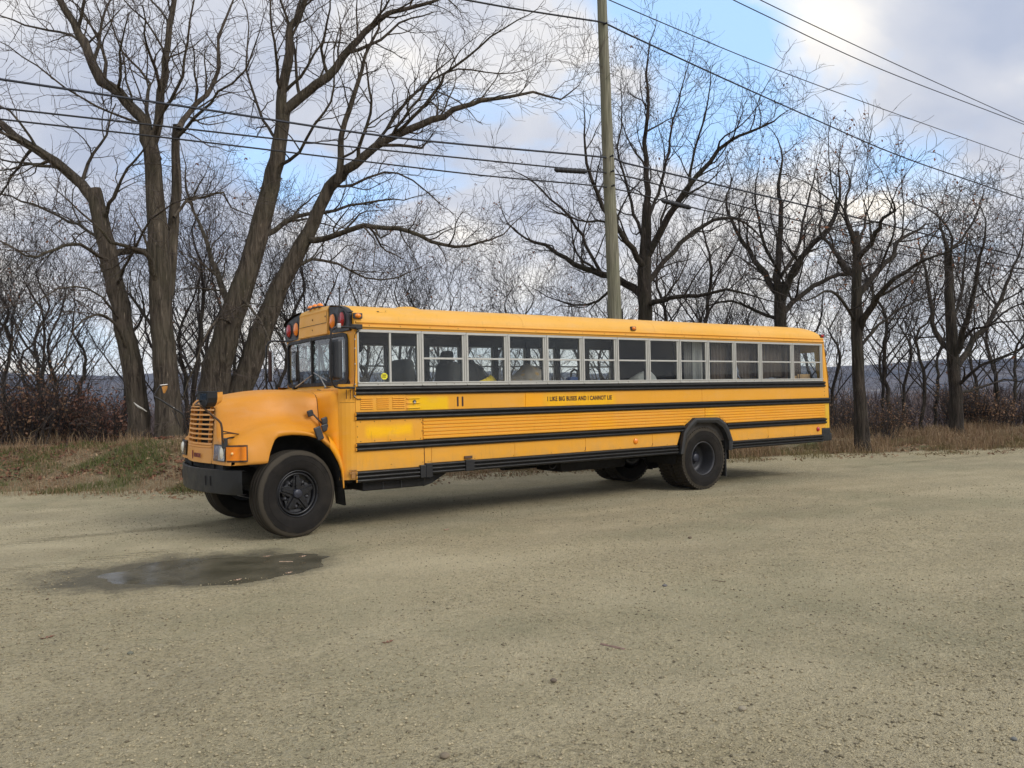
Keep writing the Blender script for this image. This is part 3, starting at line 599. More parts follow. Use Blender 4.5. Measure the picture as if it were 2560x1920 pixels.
# fender tail strip behind the hood seam
def fender_tail(mir, far):
    inn_ = [(-.33, 1.055), (-.278, .969), (-.225, .87), (-.187, .764), (-.172, .66), (-.168, .545)]
    out_ = [(-.33, 1.215), (-.262, 1.135), (-.200, 1.03), (-.155, .90), (-.132, .75), (-.135, .56)]
    MB().grid([[(x+.005, .062, z) for x, z in inn_], [(x, .030, z) for x, z in inn_], [(x*.6+u*.4, .026, z*.6+w*.4) for (x, z), (u, w) in zip(inn_, out_)], [(u-.012, .050, w-.012) for u, w in out_], [(u, .15, w+.01) for u, w in out_]]).build('fender_tail', M['cowlp'], bus, mirror=mir)
    # hood cowl side between seam and body
    zs = [.95, 1.10, 1.25, 1.40, 1.55, 1.65, 1.70]
    A_ = [(-.326, y, z) for y, z in hood_profile(-.33)[6:]]; A_[0] = (-.326, A_[1][1]+.01, 1.10)
    C_ = [(-.178, y, z) for y, z in ((.104, .93), (.104, 1.15), (.104, 1.32), (.104, 1.50), (.106, 1.62), (.115, 1.69), (.150, 1.730), (.24, 1.748), (.60, 1.760), (yc, 1.770))]; assert len(A_) == len(C_), (len(A_), len(C_))
    B_ = [(a[0]*.5+c[0]*.5, a[1]*.42+c[1]*.58, a[2]*.5+c[2]*.5+.004) for a, c in zip(A_, C_)]
    o = MB().grid([A_, B_, C_, [(-.15, y+.02, z) for _, y, z in C_]]).build('cowl_side', M['cowlp'], bus, mirror=mir)
    if not far:
        MB().grid([[(x_+dx, y_-.0035, z_) for x_, y_, z_ in ((-.30, .345, 1.545), (-.252, .255, 1.546), (-.185, .108, 1.547))] for dx in (0,)]+[[(x_, y_-.0035, z_+.005) for x_, y_, z_ in ((-.30, .345, 1.545), (-.252, .255, 1.546), (-.185, .108, 1.547))]]).build('cowl_seam', ns, o) if False else None
    # inner fender and mud guard
    pr = [(x, z-.01) for x, z in zip(ax_[1:], az_[1:])]+[(-.172, .55)]
    MB().grid([[(x, y, z) for x, z in pr] for y in (.055, .10, .62)]).add([(x, .62, z) for x, z in pr], [tuple(range(len(pr)))]).build('inner_fender', M['matte'], bus, mirror=mir)
    MB().grid([[(x, y, z) for x, z in ((-.172, .60), (-.165, .50), (-.150, .33))] for y in (.035, .32)]+[[(x+.018, y, z) for x, z in ((-.172, .60), (-.165, .50), (-.150, .33))] for y in (.32, .035, .0351)], smooth=False).build('mud_flap', M['rubber'], bus, mirror=mir)
both(fender_tail)
MB().grid([[(x, y, z) for x in (-.335, -.322)] for y, z in [(p[0]-.001, p[1]) for p in hood_profile(-.33)[7:]]], smooth=False).build('hood_seam', ns, hood)
# hood latch (rubber strap) and turn-handle on the cowl
lt = MB().obox(P('H', 295, 640, .02), ((1, 0, .35), (-.35, 0, 1), (0, 1, 0)), (.043, .082, .020)).build('hood_latch', M['plastic'], hood, bevel=.012)
q0, q1 = P('H', 185, 380, .36), P('H', 370, 550, .30)
hh = MB().tube([q0, P('H', 230, 400, .335), P('H', 320, 495, .31), q1], .011, 8).build('hood_handle', M['plastic'], hood)
for (a, b, yy, sx) in ((185, 380, .345, .040), (370, 475, .26, .042), (375, 565, .25, .046)): MB().obox(P('H', a, b, yy), ((1, 0, .3), (-.3, 0, 1), (0, 1, 0)), (sx, sx, .016)).build('handle_pad', M['plastic'], hh, bevel=.014)
# head lamps and turn signals
def lamps(mir, far):
    z0, z1 = .958, 1.128
    def surf(y, z, d): return (fx(y, z)-d, y, z)
    ysL = [.555, .45, .35, .25, .17]
    hl = MB().grid([[surf(y, z, d) for y in ysL] for z, d in ((z0-.012, 0), (z0-.010, .016), (z1+.010, .016), (z1+.012, 0))], smooth=False)
    hlo = hl.build('headlight', M['plastic'], bus, mirror=mir)
    MB().grid([[surf(y, z, .020) for y in (.545, .38)] for z in (z0, z1)], smooth=False).build('reflector', simple('chrome_reflector', (.75, .76, .78), .1, 1, .05), hlo, mirror=mir)
    MB().grid([[surf(y, z, .0205) for y in (.375, .27, .18)] for z in (z0, z1)], smooth=False).build('lens', M['clear'], hlo, mirror=mir)
    MB().lathe([(0, -.018), (.055, -.012), (.075, 0)], surf(.27, 1.043, .018), 'x', 20).build('lamp_bulb', simple('lamp_cream_white', (.9, .86, .72), .2, 0, .1), hlo, mirror=mir)  # pale cream bulb, plain surface colour without emission
    path = [(.155, 0.), (.12, 0), (.09, 0), (.065, 0), (.045, 0), (.032, 0)]
    pts = [(fx(y, 1.04), y) for y, _ in path]+[(-1.335, .024)]
    pts[-2] = (-1.40, .026)
    for nm, mt, a, b, off in (('turn_signal', M['screw'], z0-.014, z1+.012, .012), ('lens', M['amber'], z0+.006, z1-.008, .020)):
        PP = pts if nm == 'turn_signal' else [(x, y) for x, y in pts[:-1]]+[(-1.352, .024)]
        row = []
        for i, (x, y) in enumerate(PP):
            x2, y2 = PP[min(i+1, len(PP)-1)]; x1, y1 = PP[max(i-1, 0)]; tx, ty = x2-x1, y2-y1; L = math.hypot(tx, ty); row.append((x+ty/L*off, y-tx/L*off))
        mb = MB().grid([[(x, y, z) for x, y in row] for z in (a, b)])
        if nm == 'turn_signal':
            mb.grid([[(x, y, a) for x, y in row], [(x, y+.0, a) for x, y in pts]]).grid([[(x, y, b) for x, y in row], [(x, y, b) for x, y in pts]]); ts = mb.build(nm, mt, bus, mirror=mir)
        else:
            mb.build(nm, mt, ts, mirror=mir); MB().ball((fx(.09, 1.04)-.014, .062, 1.045), .016, 8, 6).build('bulb', simple('bulb_bright', (.95, .62, .22), .2, 0, .05), ts, mirror=mir)
    if not far: screws([(-1.63+.07*k, .925) for k in range(4)], hood, y=.03) if False else None
both(lamps)
# emblem and maker's lettering on the nose
def text(body, h, mat, parent, name, loc, wscale=1.0, rot=(math.pi/2, 0, 0), off=0.0, extrude=.0012, sp=1.0):
    cu = bpy.data.curves.new(name, 'FONT'); cu.body = body; cu.size = h/.70; cu.extrude = extrude; cu.offset = off; cu.space_character = sp
    tmp = bpy.data.objects.new('tmp_text', cu); sc.collection.objects.link(tmp); bpy.context.view_layer.update()
    me = bpy.data.meshes.new_from_object(tmp.evaluated_get(bpy.context.evaluated_depsgraph_get())); bpy.data.objects.remove(tmp)
    for v in me.vertices: v.co.x *= wscale
    me.name = name; me.materials.clear(); me.materials.append(mat)
    o = bpy.data.objects.new(name, me); sc.collection.objects.link(o); o.parent = parent; o.location = loc; o.rotation_euler = rot
    w = max(v.co.x for v in me.vertices); return o, w
embl = simple('emblem_red', (.20, .030, .02), .5, 0, .2)
t_, w_ = text('INTERNATIONAL', .050, embl, nose, 'maker_lettering', (0, 0, 0), .50, (math.pi/2, 0, -math.pi/2), .0016)
t_.location = (fx(1.15, .985, -.010), 1.19, .968); t_.rotation_euler = (math.pi/2-.08, 0, -math.pi/2+.04)
MB().prism([(1.235, .94), (1.225, .985), (1.235, 1.045), (1.250, 1.045), (1.26, .985), (1.25, .94)], fx(1.24, .98, -.010), fx(1.24, .98, .0), 'x').build('maker_emblem', embl, nose)
# bumper
bpl = [(-1.40, .015), (-1.46, .10), (-1.545, .30), (-1.600, .47), (-1.648, .66), (-1.684, .90), (-1.704, yc)]
bpl = bpl+[(x, W-y) for x, y in bpl[-2::-1]]
bm_ = MB(); rows = []
for dz, dx in ((.835, .05), (.850, .012), (.843, -.004), (.72, -.006), (.575, 0), (.562, .012), (.575, .05)): rows.append([(x+dx, y, dz) for x, y in bpl])
bumper = bm_.grid(rows, smooth=True).build('front_bumper', M['bumper'], bus, bevel=0)
es = bumper.modifiers.new('edge', 'EDGE_SPLIT'); es.split_angle = math.radians(38)
for y in (1.86, 1.93, .66, .55):
    b_ = [p for p in [(float(np.interp(y, [q[1] for q in bpl], [q[0] for q in bpl])), y)]][0]
    MB().box(b_[0]-.010, b_[0]+.02, y-.022, y+.022, .655, .765).build('bumper_slot', M['matte'], bumper)
MB().box(-1.56, -1.36, .62, .74, .60, .92).build('frame_horn', M['matte'], bus); MB().box(-1.56, -1.36, W-.74, W-.62, .60, .92).build('frame_horn', M['matte'], bus)
MB().box(-1.54, -1.50, .30, W-.30, .82, .95).build('valance', M['matte'], bus)
MB().grid([[(-1.42, .06, .552), (-1.40, .34, .545)], [(-1.30, .06, .52), (-1.28, .34, .51)]]).build('tow_plate', M['steel'], bus)
# ---------------------------------------------------------------- wheels
def tyre_mesh(kind):
    pr = [(.275, -.085), (.285, -.112), (.32, -.132), (.40, -.142), (.455, -.138), (.492, -.128), (.508, -.118)]
    if kind == 'front':
        pr += [(.519, -.104)]
        for g in (-.062, 0, .062): pr += [(.522, g-.010), (.509, g-.007), (.509, g+.007), (.522, g+.010)]
        pr += [(.519, .104)]
    else: pr += [(.512, -.105), (.512, .105)]
    pr += [(.508, .118), (.455, .138), (.40, .142), (.32, .132), (.285, .112), (.275, .085)]
    m = MB().lathe(pr, (0, 0, 0), 'y', 64)
    m.lathe([(.395, -.143), (.398, -.1455), (.402, -.1455), (.405, -.143)], (0, 0, 0), 'y', 64); m.lathe([(.455, -.138), (.458, -.142), (.463, -.141), (.466, -.137)], (0, 0, 0), 'y', 64)
    if kind == 'rear':
        for k in range(52):
            for s_, off in ((-1, 0), (1, .5)):
                a = 2*math.pi*(k+off)/52; t = Vector((-math.sin(a), 0, math.cos(a))); r = Vector((math.cos(a), 0, math.sin(a)))
                m.obox(r*.508+Vector((0, s_*.092, 0)), (r, t, (0, 1, 0)), (.016, .019, .032)); m.obox(r*.509+Vector((0, s_*.028, 0)), (r, t, (0, 1, 0)), (.013, .022, .024))
    return m
def tyre_mat(name, mud):
    t = NT(name); sep = t.N.new('ShaderNodeSeparateXYZ'); t.K.new(t.co.outputs['Object'], sep.inputs[0])
    rr = t.N.new('ShaderNodeVectorMath'); rr.operation = 'LENGTH'; cb = t.N.new('ShaderNodeCombineXYZ'); t.K.new(sep.outputs[0], cb.inputs[0]); t.K.new(sep.outputs[2], cb.inputs[2]); t.K.new(cb.outputs[0], rr.inputs[0])
    n = t.noise(7, 6, .6); band = t.math('MULTIPLY', t.ramp(t.math('ADD', rr.outputs['Value'], t.math('MULTIPLY', t.math('SUBTRACT', n, .5), .05)), (.462, 0), (.475, 1)), t.ramp(rr.outputs['Value'], (.51, 1.0), (.53, .35)))
    c = t.mix(t.noise(12, 5), (.010, .0092, .0085), (.021, .018, .016)); c = t.mix(t.math('MULTIPLY', band, mud), c, (.105, .088, .064))
    c = t.mix(t.math('MULTIPLY', t.ramp(t.noise(3, 5), (.45, 0), (.75, 1)), .18), c, (.10, .085, .065))
    return t.done(c, .85, 0, t.bump(t.noise(60, 4), .15, .002), .2)
TM = {'front': tyre_mat('tyre_dusty', .45), 'rear': tyre_mat('tyre_lug', .42)}
rimm = simple('rim_black', (.012, .012, .014), .36, .1, .3, 10); rimg = simple('rim_worn_grey', (.055, .055, .06), .5, .3, .3, 12); hubm = simple('hub_blue_black', (.03, .032, .045), .35, .1, .2, 10)
protos = {}
def wheel(kind, x, y, rz, dual=False):
    w = bpy.data.objects.new('wheel', None); sc.collection.objects.link(w); w.parent = bus; w.location = (x, y, .522); w.rotation_euler = (0, 0, rz)
    kids = []
    def add(name, mb, mat, bevel=0, **k):
        key = (kind, dual, name, len(kids)); 
        if key in protos:
            o = protos[key].copy(); sc.collection.objects.link(o); o.parent = w
        else: o = mb().build(name, mat, w, bevel=bevel, **k); protos[key] = o
        kids.append(o); return o
    add('tyre', lambda: tyre_mesh('front' if kind == 'front' else 'rear'), TM[kind])
    if kind == 'front':
        add('rim', lambda: MB().lathe([(.285, -.100), (.278, -.116), (.268, -.112), (.262, -.080), (.252, -.050), (.235, -.045), (.05, -.040), (.05, .05), (.27, .09)], (0, 0, 0), 'y', 48), rimm)
        def star():
            m = MB().lathe([(.258, -.078), (.252, -.098), (.236, -.102), (.226, -.086), (.224, -.06)], (0, 0, 0), 'y', 48)
            for k in range(5):
                a = math.radians(90+72*k); r = Vector((math.cos(a), 0, math.sin(a))); t = Vector((-math.sin(a), 0, math.cos(a))); Y = Vector((0, 1, 0))
                def q(rr, tt, yy): return r*rr+t*tt+Y*yy
                # broad arm folded along its spine
                m.add([q(.05, -.062, -.088), q(.05, .062, -.088), q(.13, .052, -.092), q(.232, .030, -.086), q(.232, -.030, -.086), q(.13, -.052, -.092),
                       q(.05, -.062, -.05), q(.05, .062, -.05), q(.13, .062, -.05), q(.232, .040, -.05), q(.232, -.040, -.05), q(.13, -.062, -.05)],
                      [(0, 1, 2, 5), (5, 2, 3, 4), (1, 7, 8, 2), (2, 8, 9, 3), (0, 5, 11, 6), (5, 4, 10, 11), (3, 9, 10, 4)])
                m.add([q(.055, -.026, -.091), q(.055, .026, -.091), q(.215, .020, -.094), q(.215, -.020, -.094), q(.062, -.020, -.108), q(.062, .020, -.108), q(.205, .015, -.108), q(.205, -.015, -.108)], [(4, 5, 6, 7), (0, 1, 5, 4), (1, 2, 6, 5), (2, 3, 7, 6), (3, 0, 4, 7)])
                # swept points beside each arm
                for s_ in (-1, 1):
                    m.add([q(.115, s_*.030, -.088), q(.150, s_*.088, -.074), q(.200, s_*.026, -.086), q(.115, s_*.030, -.06), q(.150, s_*.088, -.058), q(.200, s_*.026, -.06)], [(0, 1, 2), (0, 3, 4, 1), (1, 4, 5, 2)])
                    m.add([q(.060, s_*.040, -.088), q(.120, s_*.066, -.076), q(.130, s_*.030, -.088)], [(0, 1, 2)])
            return m
        add('wheel_cover', star, rimm)
        add('hub_cap', lambda: MB().lathe([(0, -.128), (.046, -.127), (.055, -.120), (.060, -.085)], (0, 0, 0), 'y', 28), hubm)
        for k in range(5):
            a = math.radians(54+72*k)
            add('lug_nut', lambda: MB().lathe([(0, -.085), (.012, -.083), (.020, -.070), (.034, -.052), (.036, -.040)], (.155*math.cos(a), 0, .155*math.sin(a)), 'y', 10), rimg)
    else:
        add('rim', lambda: MB().lathe([(.286, -.098), (.280, -.112), (.268, -.110), (.262, -.075), (.250, -.02), (.247, .10), (.236, .145), (.17, .155), (.155, .150), (.14, .16), (.09, .16)], (0, 0, 0), 'y', 48), rimg if not dual else rimm)
        add('hub', lambda: MB().lathe([(0, .03), (.055, .032), (.075, .045), (.080, .07), (.080, .155), (.13, .157)], (0, 0, 0), 'y', 24), hubm)
        for k in range(10):
            a = math.radians(18+36*k)
            add('lug_nut', lambda: MB().lathe([(0, .118), (.012, .118), (.014, .15)], (.118*math.cos(a), 0, .118*math.sin(a)), 'y', 8), rimg)
    return w
wheel('front', -.750, .185, math.radians(11)); wheel('front', -.750, W-.185, math.pi+math.radians(11))
RXc = 6.305
for y, rz, du in ((.165, 0, False), (.49, 0, True), (W-.165, math.pi, False), (W-.49, math.pi, True)): wheel('rear', RXc, y, rz, du)
# chassis
MB().box(-1.50, 9.5, .78, .86, .60, .82).build('chassis_rail', M['matte'], bus); MB().box(-1.50, 9.5, W-.86, W-.78, .60, .82).build('chassis_rail', M['matte'], bus)
MB().box(-.82, -.68, .30, W-.30, .42, .54).build('front_axle', M['matte'], bus, bevel=.02)
MB().tube([(RXc, .3, .52), (RXc, W-.3, .52)], .085, 14).ball((RXc, yc, .52), (.22, .19, .24), 18, 10).build('rear_axle', M['matte'], bus)
MB().box(-.62, .55, .85, W-.85, .42, .95).build('engine', M['matte'], bus, bevel=.06)
MB().tube([(.5, yc, .60), (RXc, yc, .52)], .05, 10).build('drive_shaft', M['matte'], bus)
MB().tube([(.3, W-.62, .50), (2.2, W-.62, .52), (3.4, W-.62, .52)], .055, 10).tube([(3.4, W-.62, .52), (4.4, W-.62, .52)], .12, 16).build('exhaust_pipe', M['matte'], bus)
MB().box(3.9, 5.3, .88, W-.88, .40, .80).build('fuel_tank', M['matte'], bus, bevel=.03)
MB().box(RXc-.9, RXc+.9, .70, .78, .58, .66).box(RXc-.9, RXc+.9, W-.78, W-.70, .58, .66).build('leaf_spring', M['matte'], bus, bevel=.01)
st_ = MB(); st_.box(.12, 1.02, .10, .60, .475, .64)
sb = st_.build('battery_box', M['matte'], bus, bevel=.02)
for x in (.40, .66): MB().box(x-.008, x+.008, .088, .10, .48, .64).build('box_strap', M['rubber'], sb)
MB().prism([(1.0, .60), (1.0, .47), (1.12, .50), (1.35, .62), (1.35, .70), (1.0, .70)], .12, .5).build('step_box', M['matte'], bus)
for x in (2.7, 3.4, 7.6, 8.7): MB().box(x-.03, x+.03, .08, W-.08, .70, .80).build('cross_member', M['matte'], bus)
rm_ = simple('rust_brown', (.16, .065, .025), .85, 0, .4, 30)
rr_ = random.Random(2); zz_ = .76; mr_ = MB()
while zz_ < .985:
    h_ = rr_.uniform(.012, .04); mr_.box(.955-rr_.uniform(.002, .006), .955+rr_.uniform(.002, .008), -.0035, .001, zz_, min(.985, zz_+h_*.8)); zz_ += h_
mr_.build('rust_streak', rm_, bus)
for x_ in (3.69, 5.08, 7.95):
    MB().box(x_-.003, x_+.005, -.0035, .001, .80, .835+.03*rr_.random()).build('rust_streak', rm_, bus)
MB().tube([(3.02, .03, .64), (3.04, .035, .585), (3.09, .04, .56), (3.14, .035, .585), (3.16, .03, .64)], .004, 5).build('wire_loop', M['matte'], bus)
# ---------------------------------------------------------------- mirrors, wipers, hoses
def mirror_near():
    y = -.20; pts = [P('W', 1262, 500, 0.0), P('W', 1150, 500, -.10), P('W', 1000, 492, y), P('W', 930, 490, y), P('W', 860, 505, y), P('W', 815, 560, y), P('W', 808, 680, y), P('W', 812, 1000, y), P('W', 815, 1250, y), P('W', 835, 1385, y), P('W', 880, 1450, y), P('W', 960, 1468, -.17), P('W', 1080, 1466, -.09), P('W', 1175, 1462, -.01)]
    a = MB().tube(pts, .013, 10).build('mirror_arm', M['black'], bus)
    MB().tube([P('W', 943, 490, y), P('W', 945, 300, y), P('W', 946, 60, y), P('W', 944, -160, y)], .006, 6).build('antenna', M['black'], a)
    MB().obox(P('W', 940, 475, y-.01), ((1, 0, 0), (0, 1, 0), (0, 0, 1)), (.024, .016, .028)).build('arm_clamp', M['steel'], a, bevel=.008)
    MB().obox(P('W', 1225, 490, -.03), ((1, 0, 0), (0, 1, 0), (0, 0, 1)), (.065, .030, .030)).build('arm_bracket', M['rubber'], a, bevel=.006)
    MB().obox(P('W', 1120, 1462, -.06), ((1, 0, -.02), (0, 1, 0), (0, 0, 1)), (.055, .03, .013)).build('arm_bracket', M['rubber'], a, bevel=.006)
    c = Vector(P('W', 885, 1010, y)); n = Vector((-1, -.25, 0)).normalized(); t = Vector((0, 0, 1)).cross(n)
    h = MB().obox(c, (n, t, (0, 0, 1)), (.035, .105, .245)).build('mirror_head', M['plastic'], a, bevel=.045)
    MB().obox(c-n*.036, (n, t, (0, 0, 1)), (.002, .09, .225)).build('mirror_glass', simple('mirror_silver', (.8, .82, .84), .03, 1, .02), h)
    MB().tube([P('W', 815, 920, y), P('W', 880, 925, y)], .008, 6).tube([P('W', 815, 1110, y), P('W', 880, 1115, y)], .008, 6).build('head_bracket', M['black'], a)
mirror_near()
def mirror_far():
    y = W+.18; pts = [P('A', 1330, 515, W-.02), P('A', 1200, 500, y-.02), P('A', 1080, 498, y), P('A', 1030, 510, y), P('A', 1000, 560, y), P('A', 995, 800, y), P('A', 1000, 1020, y), P('A', 1030, 1060, y), P('A', 1150, 1075, y-.1)]
    a = MB().tube(pts, .013, 10).build('mirror_arm', M['black'], bus)
    c = Vector(P('A', 1048, 780, y)); n = Vector((-1, .5, 0)).normalized(); t = Vector((0, 0, 1)).cross(n)
    h = MB().obox(c, (n, t, (0, 0, 1)), (.030, .085, .23)).build('mirror_head', simple('mirror_back_brown', (.05, .025, .02), .5), a, bevel=.03)
    MB().obox(c-n*.032, (n, t, (0, 0, 1)), (.002, .07, .21)).build('mirror_glass', simple('mirror_silver_far', (.8, .82, .84), .03, 1, .02), h)
    MB().tube([P('A', 1350, 540, W*.9), P('A', 1420, 545, W*.9), P('A', 1440, 600, W*.9), P('A', 1430, 720, W*.9)], .010, 6).build('door_rod', M['black'], a)
mirror_far()
def cross_near():
    y = .10
    a = MB().tube([P('G', 262, 292, y), P('G', 300, 288, y), P('G', 350, 305, y), P('G', 400, 345, y), P('G', 500, 432, y), P('G', 590, 505, y), P('G', 622, 545, y), P('G', 636, 620, y), P('G', 642, 760, y+.03), P('G', 668, 850, y+.08)], .0125, 10).build('mirror_post', M['screw'], bus)
    MB().tube([P('G', 655, 655, y+.02), P('G', 740, 672, y+.08), P('G', 925, 705, .34)], .008, 8).tube([P('G', 650, 690, y+.02), P('G', 740, 682, y+.08), P('G', 835, 690, .30)], .007, 8).build('post_brace', M['screw'], a)
    MB().tube([P('G', 655, 770, y+.05), P('G', 740, 745, y+.1), P('G', 805, 738, .26)], .010, 8).build('post_brace', M['black'], a)
    MB().obox(P('G', 672, 820, y+.08), ((1, 0, 0), (0, 1, 0), (0, 0, 1)), (.03, .03, .06)).build('post_foot', M['rubber'], a, bevel=.01)
    # D-shaped black mirror box with a yellow back shell
    c = Vector(P('G', 435, 190, y)); n = Vector((-.93, -.36, 0)).normalized(); t = Vector((0, 0, 1)).cross(n)   # n: forward
    if t.x < 0: t = -t
    half = .100; Dp = [(p_*.100/.135, q_*.78) for p_, q_ in [(-.135, .105), (.135, .105), (.135, .02), (.116, -.05), (.074, -.10), (.0135, -.118), (-.047, -.105), (-.084, -.065), (-.105, -.02), (-.135, .015)]]
    c = c-Vector((0, 0, .018)); V1 = [c+t*a_+Vector((0, 0, b_))+n*.06 for a_, b_ in Dp]; V2 = [c+t*a_+Vector((0, 0, b_))-n*.06 for a_, b_ in Dp]; k = len(Dp)
    V3 = [c+t*a_*.72+Vector((0, 0, 0.082-(0.082-b_)*.75))-n*.15 for a_, b_ in Dp]
    h = MB().add(V1+V2, [tuple(range(k))]+[(i, (i+1) % k, k+(i+1) % k, k+i) for i in range(k)]).build('mirror_head', M['black'], a, bevel=.006)
    MB().add(V2+V3, [tuple(range(k, 2*k))]+[(i, (i+1) % k, k+(i+1) % k, k+i) for i in range(k)]).build('back_shell', M['nose'], h)
    MB().obox(c+Vector((0, 0, .087))-n*.01, (n, t, (0, 0, 1)), (.085, half*1.04, .005)).build('top_cap', M['plastic'], h)
    gl = simple('convex_mirror', (.10, .13, .15), .06, .9, .3)
    MB().obox(c+n*.061+Vector((0, 0, .030))+t*.01, (n, t, (0, 0, 1)), (.002, half*.60, .036)).build('mirror_glass', gl, h)
    MB().tube([P('G', 262, 292, y), P('G', 300, 250, y+.02), P('G', 350, 225, y+.03)], .010, 8).build('head_bracket', M['black'], a)
cross_near()
def cross_far():
    y = W-.10; q = lambda a, b, yy=y: P('M', a, b, yy)
    a = MB().tube([q(205, 600), q(330, 665), q(620, 850), q(790, 955), q(840, 1010), q(862, 1080), q(868, 1240), q(900, 1300)], .0125, 8).build('mirror_post', M['black'], bus)
    MB().tube([q(600, 900), q(700, 1080), q(780, 1270)], .006, 6).build('post_brace', M['black'], a)
    MB().tube([q(210, 590), q(345, 370)], .010, 6).tube([q(392, 610), q(345, 380)], .007, 6).build('head_bracket', M['black'], a)
    c = [Vector(q(345, 375)), Vector(q(490, 350)), Vector(q(470, 450)), Vector(q(400, 585))]; d = Vector((.10, .05, 0)).normalized()*.03; cc_ = sum(c, Vector())/4; c = [cc_+(p-cc_)*.72 for p in c]
    V = c+[p+d for p in c]
    h = MB().add(V, [(0, 1, 2, 3), (7, 6, 5, 4), (0, 4, 5, 1), (1, 5, 6, 2), (2, 6, 7, 3), (3, 7, 4, 0)]).build('mirror_head', simple('mirror_shell_shaded', (.42, .20, .04), .6), a, bevel=.008)  # shell ochre darkened in the base colour to stand for shade
    MB().tube([q(340, 368), q(500, 350)], .009, 6).build('mirror_rim', M['steel'], h)
    MB().ball(q(630, 850), .013, 8, 6).build('reflector_dot', M['steel'], a)
cross_far()
def wiper(p0, p1, p2, p3):
    a = MB().tube([p0, p1], [.010, .006], 6).build('wiper', M['alu'], bus)
    MB().tube([p2, p3], .006, 6).build('wiper_blade', M['steel'], a); MB().obox(p0, ((1, 0, 0), (0, 1, 0), (0, 0, 1)), (.03, .03, .022)).build('wiper_motor', M['rubber'], a, bevel=.006)
def PX(f, x, y, xx): return bpx(*Bc(f, x, y), xx)
wiper(PX('W', 745, 1485, -.12), PX('W', 640, 1290, -.115), PX('W', 540, 1225, -.118), PX('W', 745, 1350, -.118))
wiper(PX('W', 235, 1465, -.12), PX('W', 420, 1330, -.12), PX('W', 395, 1345, -.122), PX('W', 510, 1262, -.125))
MB().obox(PX('W', 770, 1480, -.14), ((1, 0, 0), (0, 1, 0), (0, 0, 1)), (.02, .035, .02)).build('washer_nozzle', M['screw'], cabf)
MB().tube([PX('W', 480, 1510, -.15), PX('W', 580, 1508, -.15), PX('W', 600, 1495, -.17), PX('W', 640, 1500, -.17), PX('W', 680, 1522, -.17), PX('W', 825, 1525, -.17)], .005, 6).build('washer_hose', M['rubber'], cabf)
MB().lathe([(0, -.01), (.012, 0), (.012, .02)], PX('W', 825, 1525, -.18), 'x', 8).build('hose_tip', M['rubber'], cabf)
# wiring up the cab corner
pts = [P('W', 1230, 560, -.008), P('W', 1195, 620, -.010), P('W', 1192, 900, -.010), P('W', 1198, 1150, -.010), P('W', 1190, 1400, -.012), P('W', 1175, 1500, -.012), P('W', 1172, 1590, -.012), P('W', 1190, 1620, -.02), P('C', 150, 965, -.02), P('C', 190, 965, -.014)]
cb_ = MB().tube(pts, .0055, 6).build('corner_cable', M['screw'], bus)
m = MB()
for (a_, b_) in ((1195, 690), (1195, 835), (1198, 1085), (1200, 1410), (1192, 1600)): m.ball(P('W', a_, b_, -.016), .011, 8, 5)
m.build('cable_clip', M['steel'], cb_)
MB().tube([P('W', 1160, 495, -.05), P('W', 1230, 520, -.03), P('W', 1255, 560, -.03), P('W', 1215, 590, -.01)], .006, 6).build('mirror_cable', M['rubber'], bus)
# decals
t_, w_ = text('11', .118, M['decal'], bus, 'number_decal', (1.446, -.0015, 1.524), .80, off=.0075, sp=1.12); 
t_, w_ = text('11', .118, M['decal'], bus, 'number_decal', (-.128, .026, 1.645), .46, rot=(math.pi/2, 0, -.42), off=.001, sp=1.3)
t_, w_ = text('I LIKE BIG BUSES AND I CANNOT LIE', .062, M['decal'], bus, 'slogan_decal', (2.992, -.0015, 1.556), 1.0, off=.0029, sp=1.10)
s_ = 1.245/w_
for v in t_.data.vertices: v.co.x *= s_
# worn remains of a label on the roof edge
lm_ = MB(); 
for x0, x1, z in ((.345, .372, 2.756), (.347, .415, 2.741), (.42, .475, 2.740), (.462, .468, 2.765)): lm_.box(x0, x1, .058+.0, .070, z-.004, z+.003)
lm_.build('worn_label', M['screw'], bus)
# sticker in the driver's window
stk = simple('sticker_yellow', (.80, .72, .03), .5, 0, .05)
o = MB().prism([(.403+.048*math.cos(a), 1.925+.044*math.sin(a)) for a in np.linspace(0, 2*math.pi, 8, endpoint=False)+math.pi/8], .004, .006).build('window_sticker', stk, bus)
t1, w1 = text('WARNING', .016, M['decal'], o, 'sticker_lettering', (.374, .003, 1.932), .5); t1, w1 = text('NO TRESPASS', .014, M['decal'], o, 'sticker_lettering', (.368, .003, 1.908), .45)
# ---------------------------------------------------------------- inside
seatm = simple('seat_grey', (.045, .045, .045), .85, 0, .25, 9); seatk = simple('seat_black', (.012, .012, .013), .8, 0, .3, 9)
def cushion(name, c, h, mat, parent, rz=0, rx=0, bev=.05):
    o = MB().box(-h[0], h[0], -h[1], h[1], -h[2], h[2]).build(name, mat, parent, bevel=bev); o.location = c; o.rotation_euler = (rx[0] if isinstance(rx, tuple) else 0, rx if not isinstance(rx, tuple) else rx[1], rz)
    o.modifiers[0].segments = 4; o.data.polygons.foreach_set('use_smooth', [True]*len(o.data.polygons)); return o
ds = bpy.data.objects.new('driver_seat', None); sc.collection.objects.link(ds); ds.parent = bus
cushion('seat_back', (.95, .55, 1.79), (.085, .24, .38), seatm, ds, 0, -.06, .07); cushion('seat_cushion', (.73, .55, 1.36), (.26, .25, .07), seatm, ds); MB().box(.60, .86, .42, .68, .86, 1.30).build('seat_base', M['intdark'], ds)
s2 = bpy.data.objects.new('passenger_seat', None); sc.collection.objects.link(s2); s2.parent = bus
